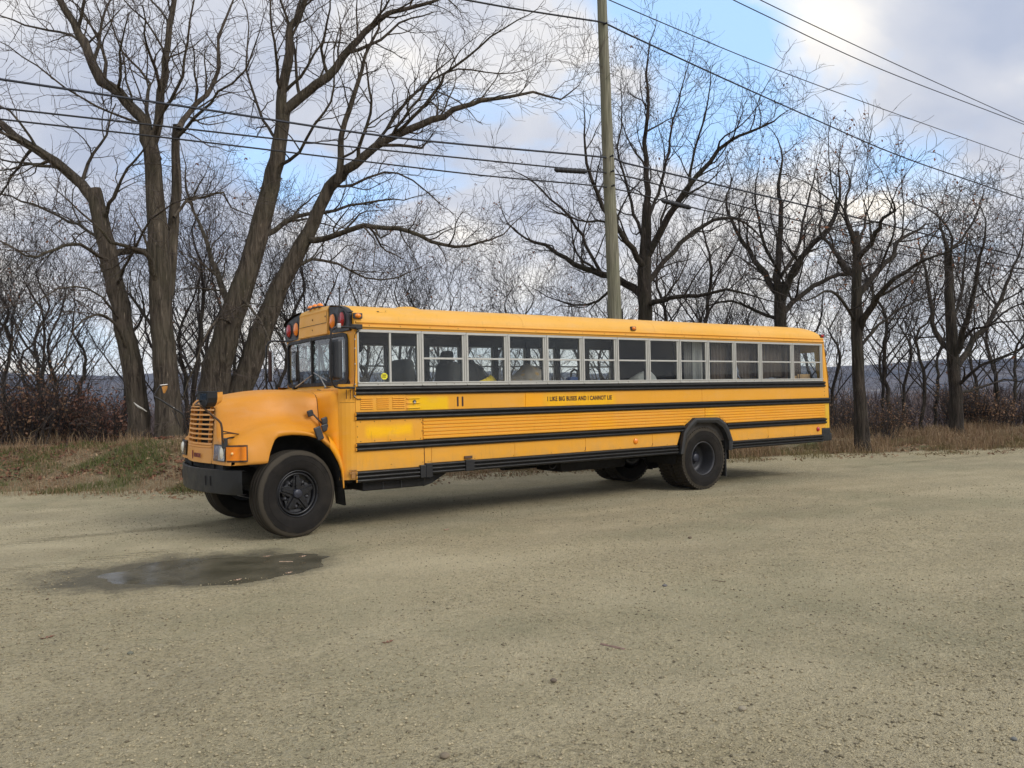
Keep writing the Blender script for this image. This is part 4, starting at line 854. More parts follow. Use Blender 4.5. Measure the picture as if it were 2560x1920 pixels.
cushion('seat_back', (1.68, .62, 1.80), (.10, .25, .34), seatm, s2, 0, .10, .08); cushion('head_rest', (1.68, .62, 2.20), (.06, .12, .10), seatm, s2, 0, .1, .05); cushion('seat_cushion', (1.46, .62, 1.36), (.26, .25, .07), seatm, s2); MB().box(1.33, 1.58, .45, .8, .86, 1.30).build('seat_base', M['intdark'], s2)
dash = cushion('dashboard', (.10, .75, 1.70), (.14, .65, .22), M['intdark'], bus); MB().lathe([(.20, 0), (.215, .012), (.23, 0), (.215, -.012), (.20, 0)], (.32, .52, 1.86), 'x', 28).build('steering_wheel', M['intdark'], bus)
fan = MB().lathe([(.085, 0), (.09, .004), (.085, .03), (.02, .05), (0, .05)], (.24, .45, 2.33), 'y', 20)
for k in range(6): fan.tube([(.24, .45, 2.33), (.24+.085*math.cos(k*1.05), .45, 2.33+.085*math.sin(k*1.05))], .002, 4)
fan.build('cab_fan', M['plastic'], bus)
cushion('sun_visor', (.10, .62, 2.42), (.012, .30, .10), M['plastic'], bus, bev=.01)
# partition and curtains toward the back
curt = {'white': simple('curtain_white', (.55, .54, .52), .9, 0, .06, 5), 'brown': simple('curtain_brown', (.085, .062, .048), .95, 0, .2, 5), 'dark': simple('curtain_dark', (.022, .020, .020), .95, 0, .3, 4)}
def curtain(x0, x1, y, z0, z1, mat, amp=.02, waves=9, low=None, name='curtain'):
    n = 60; rows = []
    for j in range(9):
        t = j/8; r = []
        for i in range(n+1):
            u = i/n; zb = z0 if low is None else low(u); z = z1+(zb-z1)*t
            r.append((x0+(x1-x0)*u, y+amp*math.sin(u*waves*2*math.pi+.6*t+u*3)*(.5+.5*t), z))
        rows.append(r)
    o = MB().grid(rows).build(name, mat, bus); return o
MB().box(6.42, 6.46, .80, W-.10, .86, 2.72).build('partition', M['intdark'], bus)
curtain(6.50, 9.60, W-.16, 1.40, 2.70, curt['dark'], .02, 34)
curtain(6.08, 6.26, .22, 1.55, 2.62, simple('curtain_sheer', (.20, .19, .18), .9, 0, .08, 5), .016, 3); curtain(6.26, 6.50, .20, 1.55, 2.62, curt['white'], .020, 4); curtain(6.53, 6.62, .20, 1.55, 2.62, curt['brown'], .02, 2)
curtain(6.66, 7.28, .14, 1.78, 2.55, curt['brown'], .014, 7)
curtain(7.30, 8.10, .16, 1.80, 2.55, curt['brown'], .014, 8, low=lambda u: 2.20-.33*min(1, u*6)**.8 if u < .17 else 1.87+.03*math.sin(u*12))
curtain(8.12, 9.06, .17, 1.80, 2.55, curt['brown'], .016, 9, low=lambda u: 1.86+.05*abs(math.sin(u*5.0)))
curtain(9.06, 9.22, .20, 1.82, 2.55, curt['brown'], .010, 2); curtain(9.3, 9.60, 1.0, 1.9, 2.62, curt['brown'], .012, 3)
cp_ = MB().box(5.2, 6.40, 1.3, 2.25, .86, 1.72).build('cabinet', M['intdark'], bus, bevel=.01)
shm = simple('sheet_white', (.45, .45, .43), .9, 0, .1, 6)
MB().box(4.9, 5.9, .14, .9, 1.60, 1.70).build('counter', M['int'], bus, bevel=.01)
bed = MB().box(6.7, 9.55, .12, W-.2, 1.45, 1.70).build('bunk', M['int'], bus, bevel=.02)
# loose things in the bus: things of their own
def heap(name, label, cat, pts, mat, seed, rough=.03):
    """draped soft pile: outline in x with heights"""
    r = random.Random(seed); x0, x1, y0, y1, zb = pts[0]; prof = pts[1]; nx, ny = 40, 18; rows = []
    for j in range(ny+1):
        v = j/ny; row = []
        for i in range(nx+1):
            u = i/nx; h = float(np.interp(u, [p[0] for p in prof], [p[1] for p in prof])); s = math.sin(math.pi*v)**.45
            n = fbm(np.array([u*7+seed]), np.array([v*5]), 3, seed)[0]-.45
            row.append((x0+(x1-x0)*u, y0+(y1-y0)*v, zb+(h*s)+rough*2.2*n*s))
        rows.append(row)
    o = MB().grid(rows).build(name, mat, None, loc=(BX, BY, 0)); tag(o, label, cat); return o
def fabric(name, a, b, sc_=9):
    t = NT(name); v = t.vor(sc_); c = t.mix(t.ramp(v, (.30, 0), (.36, 1)), a, b); c = t.mix(t.math('MULTIPLY', t.noise(5), .5), c, tuple(x*.5 for x in a)); return t.done(c, .9)
MB().box(1.85, 4.3, .30, 1.05, 1.42, 1.50).build('bench_top', M['int'], bus, bevel=.01); MB().box(1.88, 4.28, .32, 1.0, .86, 1.42).build('bench_box', M['intdark'], bus)
heap('blanket', 'crumpled tan and gold blanket heaped behind the fourth and fifth windows of the bus', 'blanket', ((2.58, 3.46, .30, 1.05, 1.49), [(0, .35), (.15, .42), (.4, .47), (.62, .64), (.8, .60), (.93, .42), (1, .15)]), fabric('blanket_pattern', (.42, .27, .10), (.30, .27, .24)), 3, .04)
heap('jacket', 'black jacket bundled over a seat behind the third bus window', 'jacket', ((1.84, 2.36, .35, .95, 1.49), [(0, .50), (.25, .70), (.45, .74), (.7, .62), (.9, .48), (1, .3)]), seatk, 5, .05)
heap('yellow_cloth', 'bright yellow cloth lying behind the sill of the third bus window', 'cloth', ((1.92, 2.26, .16, .40, 1.62), [(0, .20), (.4, .25), (.8, .33), (1, .28)]), simple('cloth_yellow', (.80, .55, .02), .85, 0, .15, 8), 8, .03)
bgk = thing('backpack', 'small blue bag with a dark handle standing behind the fifth bus window', 'bag', (BX+3.98, BY+.62, 1.50))
bb = MB().box(-.12, .12, -.08, .08, 0, .42).build('bag_body', simple('bag_blue', (.015, .06, .22), .7), bgk, bevel=.05)
MB().tube([(-.04, 0, .40), (-.03, 0, .50), (.03, 0, .54), (.09, 0, .52), (.11, 0, .42)], .018, 8).build('handle', seatk, bgk)
pl_m = simple('planed_pine', (.52, .33, .16), .7, 0, .3, 12)
pk = thing('board_stack', 'stack of planed pine boards behind the rearmost side window', 'boards', (BX+9.25, BY+.30, 1.70))
for k in range(4): MB().box(-.42+.01*k, .28-.01*k, -.10, .10, k*.062, k*.062+.054).build('board', pl_m, pk, bevel=.004)
pk2 = thing('board_stack', 'short pine boards standing behind the eleventh bus window beside the brown curtain', 'boards', (BX+7.25, BY+.27, 1.70))
for k in range(3): MB().box(-.12, .22, -.05, .05, k*.062, k*.062+.054).build('board', pl_m, pk2, bevel=.004)
heap('pillow', 'grey white pillow lying behind the seventh bus window', 'pillow', ((5.0, 5.50, .22, .75, 1.70), [(0, .05), (.3, .20), (.7, .30), (.93, .32), (1, .1)]), shm, 12, .02)
heap('bed_sheet', 'pale bedding spread along the sill of the last three bus windows', 'bedding', ((7.15, 9.45, .12, .30, 1.66), [(0, .17), (.3, .19), (.6, .17), (1, .18)]), shm, 15, .012)
# ================================================================ TERRAIN
EX = [-60, -25, -10, -4, .77, 2.5, 3.3, 7.3, 9.4, 14.4, 16.5, 19.1, 21.8, 30, 45, 80]
EY = [62, 40, 26.5, 21.3, 17.4, 15.75, 14.83, 13.66, 13.63, 12.55, 11.97, 10.54, 9.38, 5.0, -5, -35]
def edge_y(x): return np.interp(x, EX, EY)
def edge_d(x, y):
    """signed distance past the gravel's far edge (positive: on the verge)"""
    s = (np.interp(np.asarray(x)+.5, EX, EY)-np.interp(np.asarray(x)-.5, EX, EY)); return (y-edge_y(x))/np.sqrt(1+s*s)
def bank(x, y):
    d = edge_d(x, y)+.35*(fbm(np.asarray(x)*.6, np.asarray(y)*.6, 3, 5)-.5)
    hb = np.interp(x, [-10, 2, 6, 9, 14, 60], [.55, .60, .62, .34, .20, .15]); t = np.clip(d/3.6, 0, 1); z = hb*t*t*(3-2*t)
    z = z+.22*np.exp(-(((x-4.2)/1.8)**2+((y-19.0)/1.6)**2))
    z = z+.10*(fbm(np.asarray(x)*.9, np.asarray(y)*.9, 3, 9)-.45)*np.clip(d, 0, 1)
    dd = np.clip(d-6.5, 0, None); z = z-.15*dd*dd/(dd+6)*1.0
    return z
def far_h(x, y):
    d = edge_d(x, y); r = np.hypot(x, y); z = bank(x, y); z = np.maximum(z, -68.0)
    az = np.degrees(np.arctan2(x, y))           # 0 = +Y
    el = np.interp(az, [-180, -60, 0, 8, 20, 34, 45, 58, 70, 100, 180], [.6, 1.5, 1.9, 1.85, 2.0, 1.55, 1.40, 1.50, 1.55, 1.3, .6])
    a2 = np.radians(az); n = fbm(a2*9+3, a2*0+.5, 4, 21)-.45; n2 = fbm(x/420, y/420, 4, 31)-.45
    ridge = r*np.tan(np.radians(el+.9*n)); t = np.clip((r-900)/2300, 0, 1); t = t*t*(3-2*t)
    zf = -68+(ridge+68)*t+110*n2*np.clip((r-700)/900, 0, 1)*(1-.75*t)
    k = np.clip((r-500)/500, 0, 1); z = z*(1-k)+zf*k
    return z
# gravel sheet
ang = None
def lot():
    def coords(a, b, fine0, fine1, f, c):
        L = [a]; 
        while L[-1] < b: L.append(L[-1]+(f if fine0 <= L[-1] <= fine1 else c))
        return np.array(L)
    xs_ = coords(-40, 62, -2, 16, .06, .8); ys_ = coords(-45, 44, 1, 16, .06, .8)
    X, Y = np.meshgrid(xs_, ys_); d = edge_d(X, Y)
    Z = .022*(fbm(X*1.1, Y*1.1, 4, 2)-.47)+.014*(fbm(X*6, Y*6, 3, 12)-.47)
    # wheel ruts that run with the road, shallow
    u = Y-edge_y(X); Z += -.012*np.exp(-((u+4.1)/.28)**2)-.012*np.exp(-((u+6.1)/.28)**2)-.008*np.exp(-((u+2.4)/.25)**2)
    # puddle hollow
    px_, py_ = PUD; q = ((X-px_)*.96+(Y-py_)*(-.28)); w = ((X-px_)*.28+(Y-py_)*.96); rr = np.sqrt((q/1.40)**2+(w/.84)**2)+.55*(fbm(X*1.9, Y*1.9, 4, 44)-.47)
    hol = np.exp(-(rr/.98)**4); Z = Z*(1-.75*np.exp(-(rr/1.6)**4))-.040*hol+.016*(fbm(X*5, Y*5, 4, 45)-.47)*hol
    near = (np.hypot(X-(BX-.75), Y-(BY+.185)) < .6) | (np.hypot(X-(BX+6.305), Y-(BY+.165)) < .7); Z = np.where(near, Z*.3, Z)
    Z += .07*np.clip(d+.3, 0, .8)
    keep = d < .5; V = np.stack([X, Y, Z], -1).reshape(-1, 3); ny, nx = X.shape
    i, j = np.meshgrid(np.arange(ny-1), np.arange(nx-1), indexing='ij'); a = i*nx+j; F = np.stack([a, a+1, a+nx+1, a+nx], -1); kk = keep[:-1, :-1]
    F = F[kk].reshape(-1, 4)
    o = npmesh('gravel_ground', V, F, gravel_mat(), smooth=True)
    wob = .5*(fbm(X*.25, Y*.25, 3, 91)-.45)+.10*(fbm(X*1.2, Y*1.2, 3, 92)-.45); uw = u+wob; nz = fbm(X*.8, Y*2.2, 4, 93); lanes = sum(np.exp(-((uw-c0)/w0)**2) for c0, w0 in ((-2.3, .30), (-4.2, .32), (-5.0, .22), (-6.2, .30), (-7.5, .35)))
    arcs = np.abs(((np.hypot(X-1, Y+7)+.5*wob) % 1.9)-.95); lanes2 = np.exp(-(arcs/.16)**2)*np.clip((7.5-Y)/4, 0, 1)
    left = np.exp(-((X-1.0)/4.5)**2)*np.clip((u+9)/3, 0, 1)*np.clip(-u/1.0, 0, 1); pale = np.clip((lanes*.6+lanes2*.35+.45*left)*np.clip((nz-.25)*2.4, 0, 1)+np.clip((fbm(X*.5, Y*.5, 4, 95)-.55)*3, 0, .5), 0, 1)
    worn = np.clip((fbm(X*.35+5, Y*.6, 4, 97)-.50)*4, 0, 1)*(1-pale)+np.exp(-((uw+3.3)/.5)**2)*.35
    tread = np.exp(-((Y-11.60-.03*(X-3)+.12*np.sin(X*.5))/.15)**4)*np.clip((3.3-X)/.5, 0, 1)+np.exp(-((Y-9.72-.02*(X-3))/.15)**4)*.6*np.clip((2.7-X)/.6, 0, 1)+np.exp(-((Y-10.7+.10*(X-9))/.15)**4)*.5*np.clip((X-11.2)/1, 0, 1)
    for nm_, arr in (('pale', pale), ('worn', worn), ('along', X), ('across', Y), ('tread', tread)): at_ = o.data.attributes.new(nm_, 'FLOAT', 'POINT'); at_.data.foreach_set('value', arr.ravel().astype(np.float32))
    o['kind'] = 'structure'; return o
PUD = (2.18, 8.45)
def gravel_mat():
    t = NT('gravel'); O = t.co.outputs['Object']
    big = t.noise(.22, 5, .6); mid = t.noise(1.4, 6, .6); fine = t.noise(24, 9, .82); spk = t.vor(95); spk2 = t.vor(30)
    c = t.mix(t.ramp(big, (.35, 0), (.65, 1)), (.57, .485, .300), (.47, .405, .255))
    c = t.mix(t.ramp(mid, (.30, 0), (.70, 1)), c, (.66, .565, .355))
    g2 = t.noise(9, 7, .75); c = t.mix(t.math('MULTIPLY', t.ramp(g2, (.36, 1), (.48, 0)), .42), c, (.24, .205, .13)); c = t.mix(t.math('MULTIPLY', t.ramp(g2, (.54, 0), (.68, 1)), .5), c, (.64, .56, .39))
    # streaks along the road direction
    st = t.noise(1.0, 6, .6, t.vec((.25, 2.2, 1), src='Object')); c = t.mix(t.math('MULTIPLY', t.ramp(st, (.48, 0), (.68, 1)), .45), c, (.58, .49, .29))
    c = t.mix(t.ramp(fine, (.33, 1), (.46, 0)), c, (.15, .128, .078)); c = t.mix(t.ramp(fine, (.58, 0), (.72, 1)), c, (.72, .63, .42))
    rnd = t.vor(60, out=1); bw = t.N.new('ShaderNodeRGBToBW'); t.K.new(rnd, bw.inputs[0])
    c = t.mix(t.math('MULTIPLY', t.ramp(bw.outputs[0], (.62, 0), (.9, 1)), .5), c, (.12, .105, .08)); c = t.mix(t.math('MULTIPLY', t.ramp(bw.outputs[0], (.05, 1), (.25, 0)), .35), c, (.58, .54, .44))
    pale = t.attr('pale'); c = t.mix(t.math('MULTIPLY', pale, .8), c, (.72, .625, .41)); dk = t.attr('worn'); c = t.mix(t.math('MULTIPLY', dk, .45), c, (.36, .31, .21))
    tq = t.math('MULTIPLY', t.ramp(t.math('SINE', t.math('MULTIPLY', t.math('ADD', t.attr('along'), t.math('MULTIPLY', t.attr('across'), .9)), 52.0)), (0, 0), (.3, 1)), t.attr('tread')); c = t.mix(t.math('MULTIPLY', tq, .30), c, (.22, .19, .12))
    # greener, darker patches of old moss
    ms = t.noise(.35, 5, .65, t.vec((1, 1, 1), (4, 9, 0))); c = t.mix(t.math('MULTIPLY', t.ramp(ms, (.50, 0), (.66, 1)), .42), c, (.30, .29, .175))
    # pale spill marks
    pl = t.noise(1.3, 7, .7, t.vec((1, 1, 1), (31, 5, 0))); c = t.mix(t.math('MULTIPLY', t.ramp(pl, (.68, 0), (.74, 1)), t.ramp(fine, (.45, 0), (.6, 1))), c, (.62, .60, .54))
    sep = t.N.new('ShaderNodeSeparateXYZ'); t.K.new(O, sep.inputs[0])
    # damp rim of the puddle hollow: follows the low ground
    dx = t.math('SUBTRACT', sep.outputs[0], PUD[0]); dy = t.math('SUBTRACT', sep.outputs[1], PUD[1])
    q = t.math('ADD', t.math('MULTIPLY', dx, .96), t.math('MULTIPLY', dy, -.28)); w = t.math('ADD', t.math('MULTIPLY', dx, .28), t.math('MULTIPLY', dy, .96))
    rr = t.math('POWER', t.math('ADD', t.math('POWER', t.math('ABSOLUTE', t.math('DIVIDE', t.math('ADD', q, .25), 1.62)), 2.0), t.math('POWER', t.math('ABSOLUTE', t.math('DIVIDE', w, 1.02)), 2.0)), .5)
    rr = t.math('ADD', rr, t.math('MULTIPLY', t.math('SUBTRACT', t.noise(2.2, 6, .65), .5), .9)); damp = t.ramp(rr, (.66, 1), (1.02, 0))
    c = t.mix(t.math('MULTIPLY', damp, .78), c, (.085, .078, .052))
    rough = t.mix(damp, (.92, .92, .92), (.45, .45, .45))
    h = t.math('ADD', t.math('MULTIPLY', fine, .9), t.math('MULTIPLY', spk, .5)); h = t.math('ADD', h, t.math('MULTIPLY', spk2, .6))
    nm = t.bump(h, 1.0, .045); nm = t.bump(t.noise(5, 6, .7), .5, .03, nm)
    su_, uu_ = t.attr('along'), t.attr('across'); tr = t.math('MULTIPLY', t.math('SINE', t.math('MULTIPLY', t.math('ADD', su_, t.math('MULTIPLY', uu_, .9)), 52.0)), t.attr('tread')); nm = t.bump(t.math('MULTIPLY', tr, t.ramp(t.noise(1.5, 4), (.35, .25), (.6, 1))), 1.0, .045, nm)
    return t.done(c, rough, 0, nm, .25)
lot()
# water in the hollow
wm = NT('puddle_water'); wn = wm.bump(wm.noise(9, 4), .10, .006); puddle_m = wm.done(wm.mix(wm.ramp(wm.noise(3, 5), (.35, 0), (.65, 1)), (.075, .068, .045), (.135, .120, .082)), wm.ramp(wm.noise(2.0, 4), (.35, .10), (.65, .28)), 0, wn, .28)
n_ = 64; pm = MB().add([(PUD[0]+1.5*math.cos(2*math.pi*k/n_), PUD[1]+1.15*math.sin(2*math.pi*k/n_), -.0265) for k in range(n_)], [tuple(range(n_))]).build('puddle', puddle_m, None); pm['kind'] = 'structure'
# verge and the land beyond
def verge_mat():
    t = NT('verge_soil'); c = t.mix(t.noise(2.2, 7, .7), (.10, .078, .045), (.22, .17, .10)); c = t.mix(t.ramp(t.noise(30, 5, .7), (.45, 0), (.62, 1)), c, (.30, .235, .14))
    c = t.mix(t.ramp(t.noise(.8, 5), (.48, 0), (.62, 1)), c, (.085, .10, .035)); return t.done(c, .95, 0, t.bump(t.noise(25, 6, .7), .8, .03), .2)
def strip(name, x0, x1, dx, d0, d1, nd, mat, zoff, hf):
    xs_ = np.arange(x0, x1, dx); ds_ = np.linspace(d0, d1, nd); X = np.repeat(xs_[None], nd, 0); sl = (edge_y(X+.5)-edge_y(X-.5)); Y = edge_y(X)+ds_[:, None]*np.sqrt(1+sl*sl); Z = hf(X, Y)+zoff
    ny, nx = X.shape; i, j = np.meshgrid(np.arange(ny-1), np.arange(nx-1), indexing='ij'); a = i*nx+j; F = np.stack([a, a+1, a+nx+1, a+nx], -1).reshape(-1, 4)
    return npmesh(name, np.stack([X, Y, Z], -1).reshape(-1, 3), F, mat, smooth=True)
vg = strip('grass_verge', -30, 50, .22, -.05, 14, 60, verge_mat(), .012, bank); vg['kind'] = 'structure'
def hills():
    rs = np.concatenate([[0.5, 6], np.geomspace(12, 4200, 110)]); az = np.radians(np.concatenate([np.arange(-30, 100, .5), np.arange(100, 330.1, 3)])); R_, A_ = np.meshgrid(rs, az, indexing='ij')
    X, Y = R_*np.sin(A_), R_*np.cos(A_); d = edge_d(X, Y); Z = np.where(R_ < 500, np.where(d < 14, np.minimum(bank(X, Y), 0)-.35, bank(X, Y)-.02), 0); Z = np.where(R_ >= 500, far_h(X, Y), Z); Z = np.where((d < 0) & (R_ < 500), -.35-.0*R_, Z)
    Z = np.where(d >= 14, far_h(X, Y)-.03, Z)
    ny, nx = X.shape; i, j = np.meshgrid(np.arange(ny-1), np.arange(nx-1), indexing='ij'); a = i*nx+j; F = np.stack([a, a+nx, a+nx+1, a+1], -1).reshape(-1, 4)
    t = NT('wooded_hills'); n = t.noise(.012, 8, .65); c = t.mix(t.ramp(n, (.35, 0), (.65, 1)), (.030, .027, .030), (.085, .068, .062)); c = t.mix(t.ramp(t.noise(.04, 7, .75), (.48, 0), (.62, 1)), c, (.15, .12, .10)); c = t.mix(t.ramp(t.noise(.0032, 5), (.45, 0), (.60, 1)), c, (.035, .036, .045))
    c = t.mix(t.math('MULTIPLY', t.ramp(t.noise(.006, 4), (.60, 0), (.66, 1)), t.ramp(t.noise(.05, 6, .8), (.5, 0), (.6, 1))), c, (.34, .32, .28))
    m = t.done(c, .95, 0, None, .1)
    o = npmesh('hillside', np.stack([X, Y, Z], -1).reshape(-1, 3), F, m, smooth=True); o['kind'] = 'structure'
hills()
# ================================================================ TREES
def tubes(polys, sides):
    """polys: list of (n,4) arrays x,y,z,r -> V,F quads"""
    if not polys: return np.zeros((0, 3)), np.zeros((0, 4), int)
    L = np.array([len(p) for p in polys]); A = np.concatenate(polys); P_, r = A[:, :3], A[:, 3]; n = len(A)
    pid = np.repeat(np.arange(len(polys)), L); st = np.concatenate([[0], np.cumsum(L)[:-1]]); first = np.zeros(n, bool); first[st] = True; last = np.zeros(n, bool); last[st+L-1] = True
    prev = np.where(first, np.arange(n), np.arange(n)-1); nxt = np.where(last, np.arange(n), np.arange(n)+1); Tn = P_[nxt]-P_[prev]; Tn /= np.linalg.norm(Tn, axis=1, keepdims=True)+1e-12
    # one reference vector per branch keeps rings aligned
    t0 = (P_[st+L-1]-P_[st]); t0 /= np.linalg.norm(t0, axis=1, keepdims=True)+1e-12; ref = np.cross(t0, np.where(np.abs(t0[:, 2:3]) > .8, np.array([[1., 0, 0]]), np.array([[0, 0, 1.]]))); ref = ref[pid]
    a = ref-Tn*np.sum(ref*Tn, 1, keepdims=True); a /= np.linalg.norm(a, axis=1, keepdims=True)+1e-9; b = np.cross(Tn, a)
    k = np.arange(sides)*2*np.pi/sides; V = P_[:, None]+r[:, None, None]*(np.cos(k)[None, :, None]*a[:, None]+np.sin(k)[None, :, None]*b[:, None])
    if sides >= 7:   # bark unevenness
        w = 1+.10*(fbm(P_[:, None, 2]*1.7+k[None]*1.1, k[None]*1.6+pid[:, None]*3.1, 3, 3)-.45)*2; V = P_[:, None]+(V-P_[:, None])*w[..., None]
    i = np.where(~last)[0]; q = np.arange(sides); F = np.stack([i[:, None]*sides+q, i[:, None]*sides+(q+1) % sides, (i[:, None]+1)*sides+(q+1) % sides, (i[:, None]+1)*sides+q], -1).reshape(-1, 4)
    return V.reshape(-1, 3), F
def join(parts):
    V = []; F = []; b = 0
    for v, f in parts:
        if len(v): V.append(v); F.append(f+b); b += len(v)
    return np.concatenate(V), np.concatenate(F)
def resamp(pts, step, rg, jit=.03):
    """smooth a coarse limb (x,y,z,r) with catmull-rom and a little wander"""
    P_ = [np.array(p, float) for p in pts]; P_ = [2*P_[0]-P_[1]]+P_+[2*P_[-1]-P_[-2]]; out = []
    for i in range(1, len(P_)-2):
        n = max(2, int(np.linalg.norm(P_[i+1][:3]-P_[i][:3])/step))
        for k in range(n):
            t = k/n; a, b, c, d = P_[i-1:i+3]; v = .5*((2*b)+(-a+c)*t+(2*a-5*b+4*c-d)*t*t+(-a+3*b-3*c+d)*t**3); v[3] = b[3]*(1-t)+c[3]*t
            v[:3] += [rg.gauss(0, jit*(.3+v[3]*3)) for _ in range(3)]; out.append(v)
    out.append(P_[-2].copy()); return np.array(out)
class Tree:
    def __init__(s, seed, up=.10, droop=0.0, wig=.20, dens=1.0, rmin=.0066, spread=1.0, lmax=3, scale=1.0):
        s.rg = random.Random(seed); s.thick = []; s.mid = []; s.fine = []; s.up = up; s.droop = droop; s.wig = wig; s.dens = dens; s.rmin = rmin; s.spread = spread; s.lmax = lmax; s.scale = scale; s.tips = []
    def put(s, A):
        r = A[0, 3]
        (s.thick if r > .06*s.scale else s.mid if r > .016*s.scale else s.fine).append(A)
    def grow(s, p, d, L, r, lvl):
        rg = s.rg; seg = (.45, .30, .19, .13, .1)[min(lvl, 4)]*s.scale; n = max(3, min(9, int(L/seg))); st = L/n; A = np.empty((n+1, 4)); q = list(p); dx, dy, dz = d; w = s.wig*(1+.18*lvl); rr = r
        for i in range(n+1):
            A[i] = (q[0], q[1], q[2], max(s.rmin*.6, rr)); dx += rg.gauss(0, w); dy += rg.gauss(0, w); dz += rg.gauss(0, w)+s.up-(s.droop*lvl*.5); m = math.sqrt(dx*dx+dy*dy+dz*dz) or 1; dx /= m; dy /= m; dz /= m
            q[0] += dx*st; q[1] += dy*st; q[2] += dz*st; rr = r*(1-.72*(i+1)/n)
        s.put(A); s.tips.append(A[-1, :3]); s.spawn(A, L, lvl, .22)
    def spawn(s, A, L, lvl, t0=.15, k=None, lenf=1.0):
        if lvl >= s.lmax: return
        rg = s.rg; per = (2.1, 3.1, 4.4, 5.0)[min(lvl, 3)]/s.scale*s.dens; nb = max(1, int(L*per*(1-t0)+rg.random())) if k is None else k; n = len(A)-1
        for j in range(nb):
            t = t0+(1-t0)*((j+rg.random())/nb); f = t*n; i = min(n-1, int(f)); g = f-i; p = A[i]*(1-g)+A[i+1]*g; tx, ty, tz = A[i+1, :3]-A[i, :3]; m = math.sqrt(tx*tx+ty*ty+tz*tz) or 1; tx /= m; ty /= m; tz /= m
            rx_, ry_, rz_ = rg.gauss(0, 1), rg.gauss(0, 1), rg.gauss(0, 1)+.25; dt = rx_*tx+ry_*ty+rz_*tz; rx_ -= dt*tx; ry_ -= dt*ty; rz_ -= dt*tz; m = math.sqrt(rx_*rx_+ry_*ry_+rz_*rz_) or 1
            an = math.radians(rg.uniform(28, 62))*s.spread; c, sn = math.cos(an), math.sin(an)/m; d = (tx*c+rx_*sn, ty*c+ry_*sn, tz*c+rz_*sn)
            base = (2.4, 1.5, .90, .5)[min(lvl, 3)]*s.scale*lenf; l2 = base*rg.uniform(.55, 1.25)*(1.15-.55*t); r2 = min(p[3]*rg.uniform(.35, .6), l2*.019+.0028*s.scale); r2 = max(r2, s.rmin)
            s.grow((p[0], p[1], p[2]), d, l2, r2, lvl+1)
    def limb(s, pts, t0=.1, lvl=0, jit=.045, lenf=1.0, step=.35):
        A = resamp(pts, step*s.scale, s.rg, jit); A[:, 3] *= np.linspace(1, .85, len(A)); s.put(A); L = float(np.sum(np.linalg.norm(np.diff(A[:, :3], axis=0), axis=1))); s.spawn(A, L, lvl, t0, lenf=lenf); d = A[-1, :3]-A[-2, :3]; d = d/np.linalg.norm(d); s.grow(tuple(A[-1, :3]), tuple(d), 1.3*s.scale*lenf, max(s.rmin, A[-1, 3]*.95), max(1, lvl)); return A
    def bole(s, pts, step=.3, jit=.012):
        A = resamp(pts, step, s.rg, jit); s.trunk = getattr(s, 'trunk', [])+[A]; return A
    def build(s, name, label, cat, loc, mats, group=None, leaves=0, lmat=None):
        loc = np.array(loc); root = thing(name, label, cat, tuple(loc), group); off = lambda L_: [np.column_stack([a[:, :3]-loc, a[:, 3]]) for a in L_]
        V, F = tubes(off(s.trunk), 14); npmesh('trunk', V, F, mats[0], root, smooth=True)
        parts = [tubes(off(s.thick), 9), tubes(off(s.mid), 5)]; V, F = join(parts) if any(len(p[0]) for p in parts) else (None, None)
        if V is not None: npmesh('limbs', V, F, mats[0], root, smooth=True)
        V, F = tubes(off(s.fine), 3); npmesh('crown', V, F, mats[1], root, smooth=True)
        if leaves: leaf_mesh([t-loc for t in s.rg.sample(s.tips, min(len(s.tips), leaves))], lmat, root, s.rg)
        return root
def leaf_mesh(pts, mat, parent, rg, size=.05, name='dead_leaves', per=3, spread=.06):
    V = []; 
    for p in pts:
        for _ in range(per):
            c = np.array(p)+[rg.gauss(0, spread) for _ in range(3)]; a = np.array([rg.gauss(0, 1) for _ in range(3)]); a /= np.linalg.norm(a); b = np.cross(a, [rg.gauss(0, 1) for _ in range(3)]); b /= np.linalg.norm(b)+1e-9; z = size*rg.uniform(.6, 1.3)
            V += [c-a*z, c+b*z*.5, c+a*z, c-b*z*.5]
    V = np.array(V); F = np.arange(len(V)).reshape(-1, 4); o = npmesh(name, V, F, mat, parent); o['kind'] = 'stuff'; return o
def bark(name, a, b, moss, s=1.0):
    t = NT(name); v = t.vec((7*s, 7*s, .9*s)); n = t.noise(1.6, 7, .65, v, .6); c = t.mix(t.ramp(n, (.36, 0), (.64, 1)), a, b); c = t.mix(t.math('MULTIPLY', t.ramp(t.noise(.9, 5, .6), (.45, 0), (.70, 1)), .5), c, moss)
    c = t.mix(t.ramp(t.noise(3.2, 5, .6, t.vec((9*s, 9*s, .7*s), (5, 5, 5))), (.62, 0), (.72, 1)), c, tuple(min(1, x*1.9) for x in b))
    nm = t.bump(n, 1.0, .10); return t.done(c, .92, 0, nm, .15)
bk1 = bark('bark_grey_brown', (.040, .032, .025), (.145, .118, .090), (.090, .085, .052)); bk2 = bark('bark_dark', (.022, .018, .015), (.075, .061, .050), (.055, .055, .036))
tw1 = simple('twigs_brown', (.075, .056, .045), .85, 0, .35, 2); tw2 = simple('twigs_dark', (.038, .030, .026), .85, 0, .3, 2)
lf = simple('leaves_rust', (.20, .085, .040), .8, 0, .4, 3)
def PT(x, y, D, r): return (*T(x, y, D), r)
def RP(wpx, D): return wpx*1.15732/F_PX*D     # half width in overview pixels -> metres
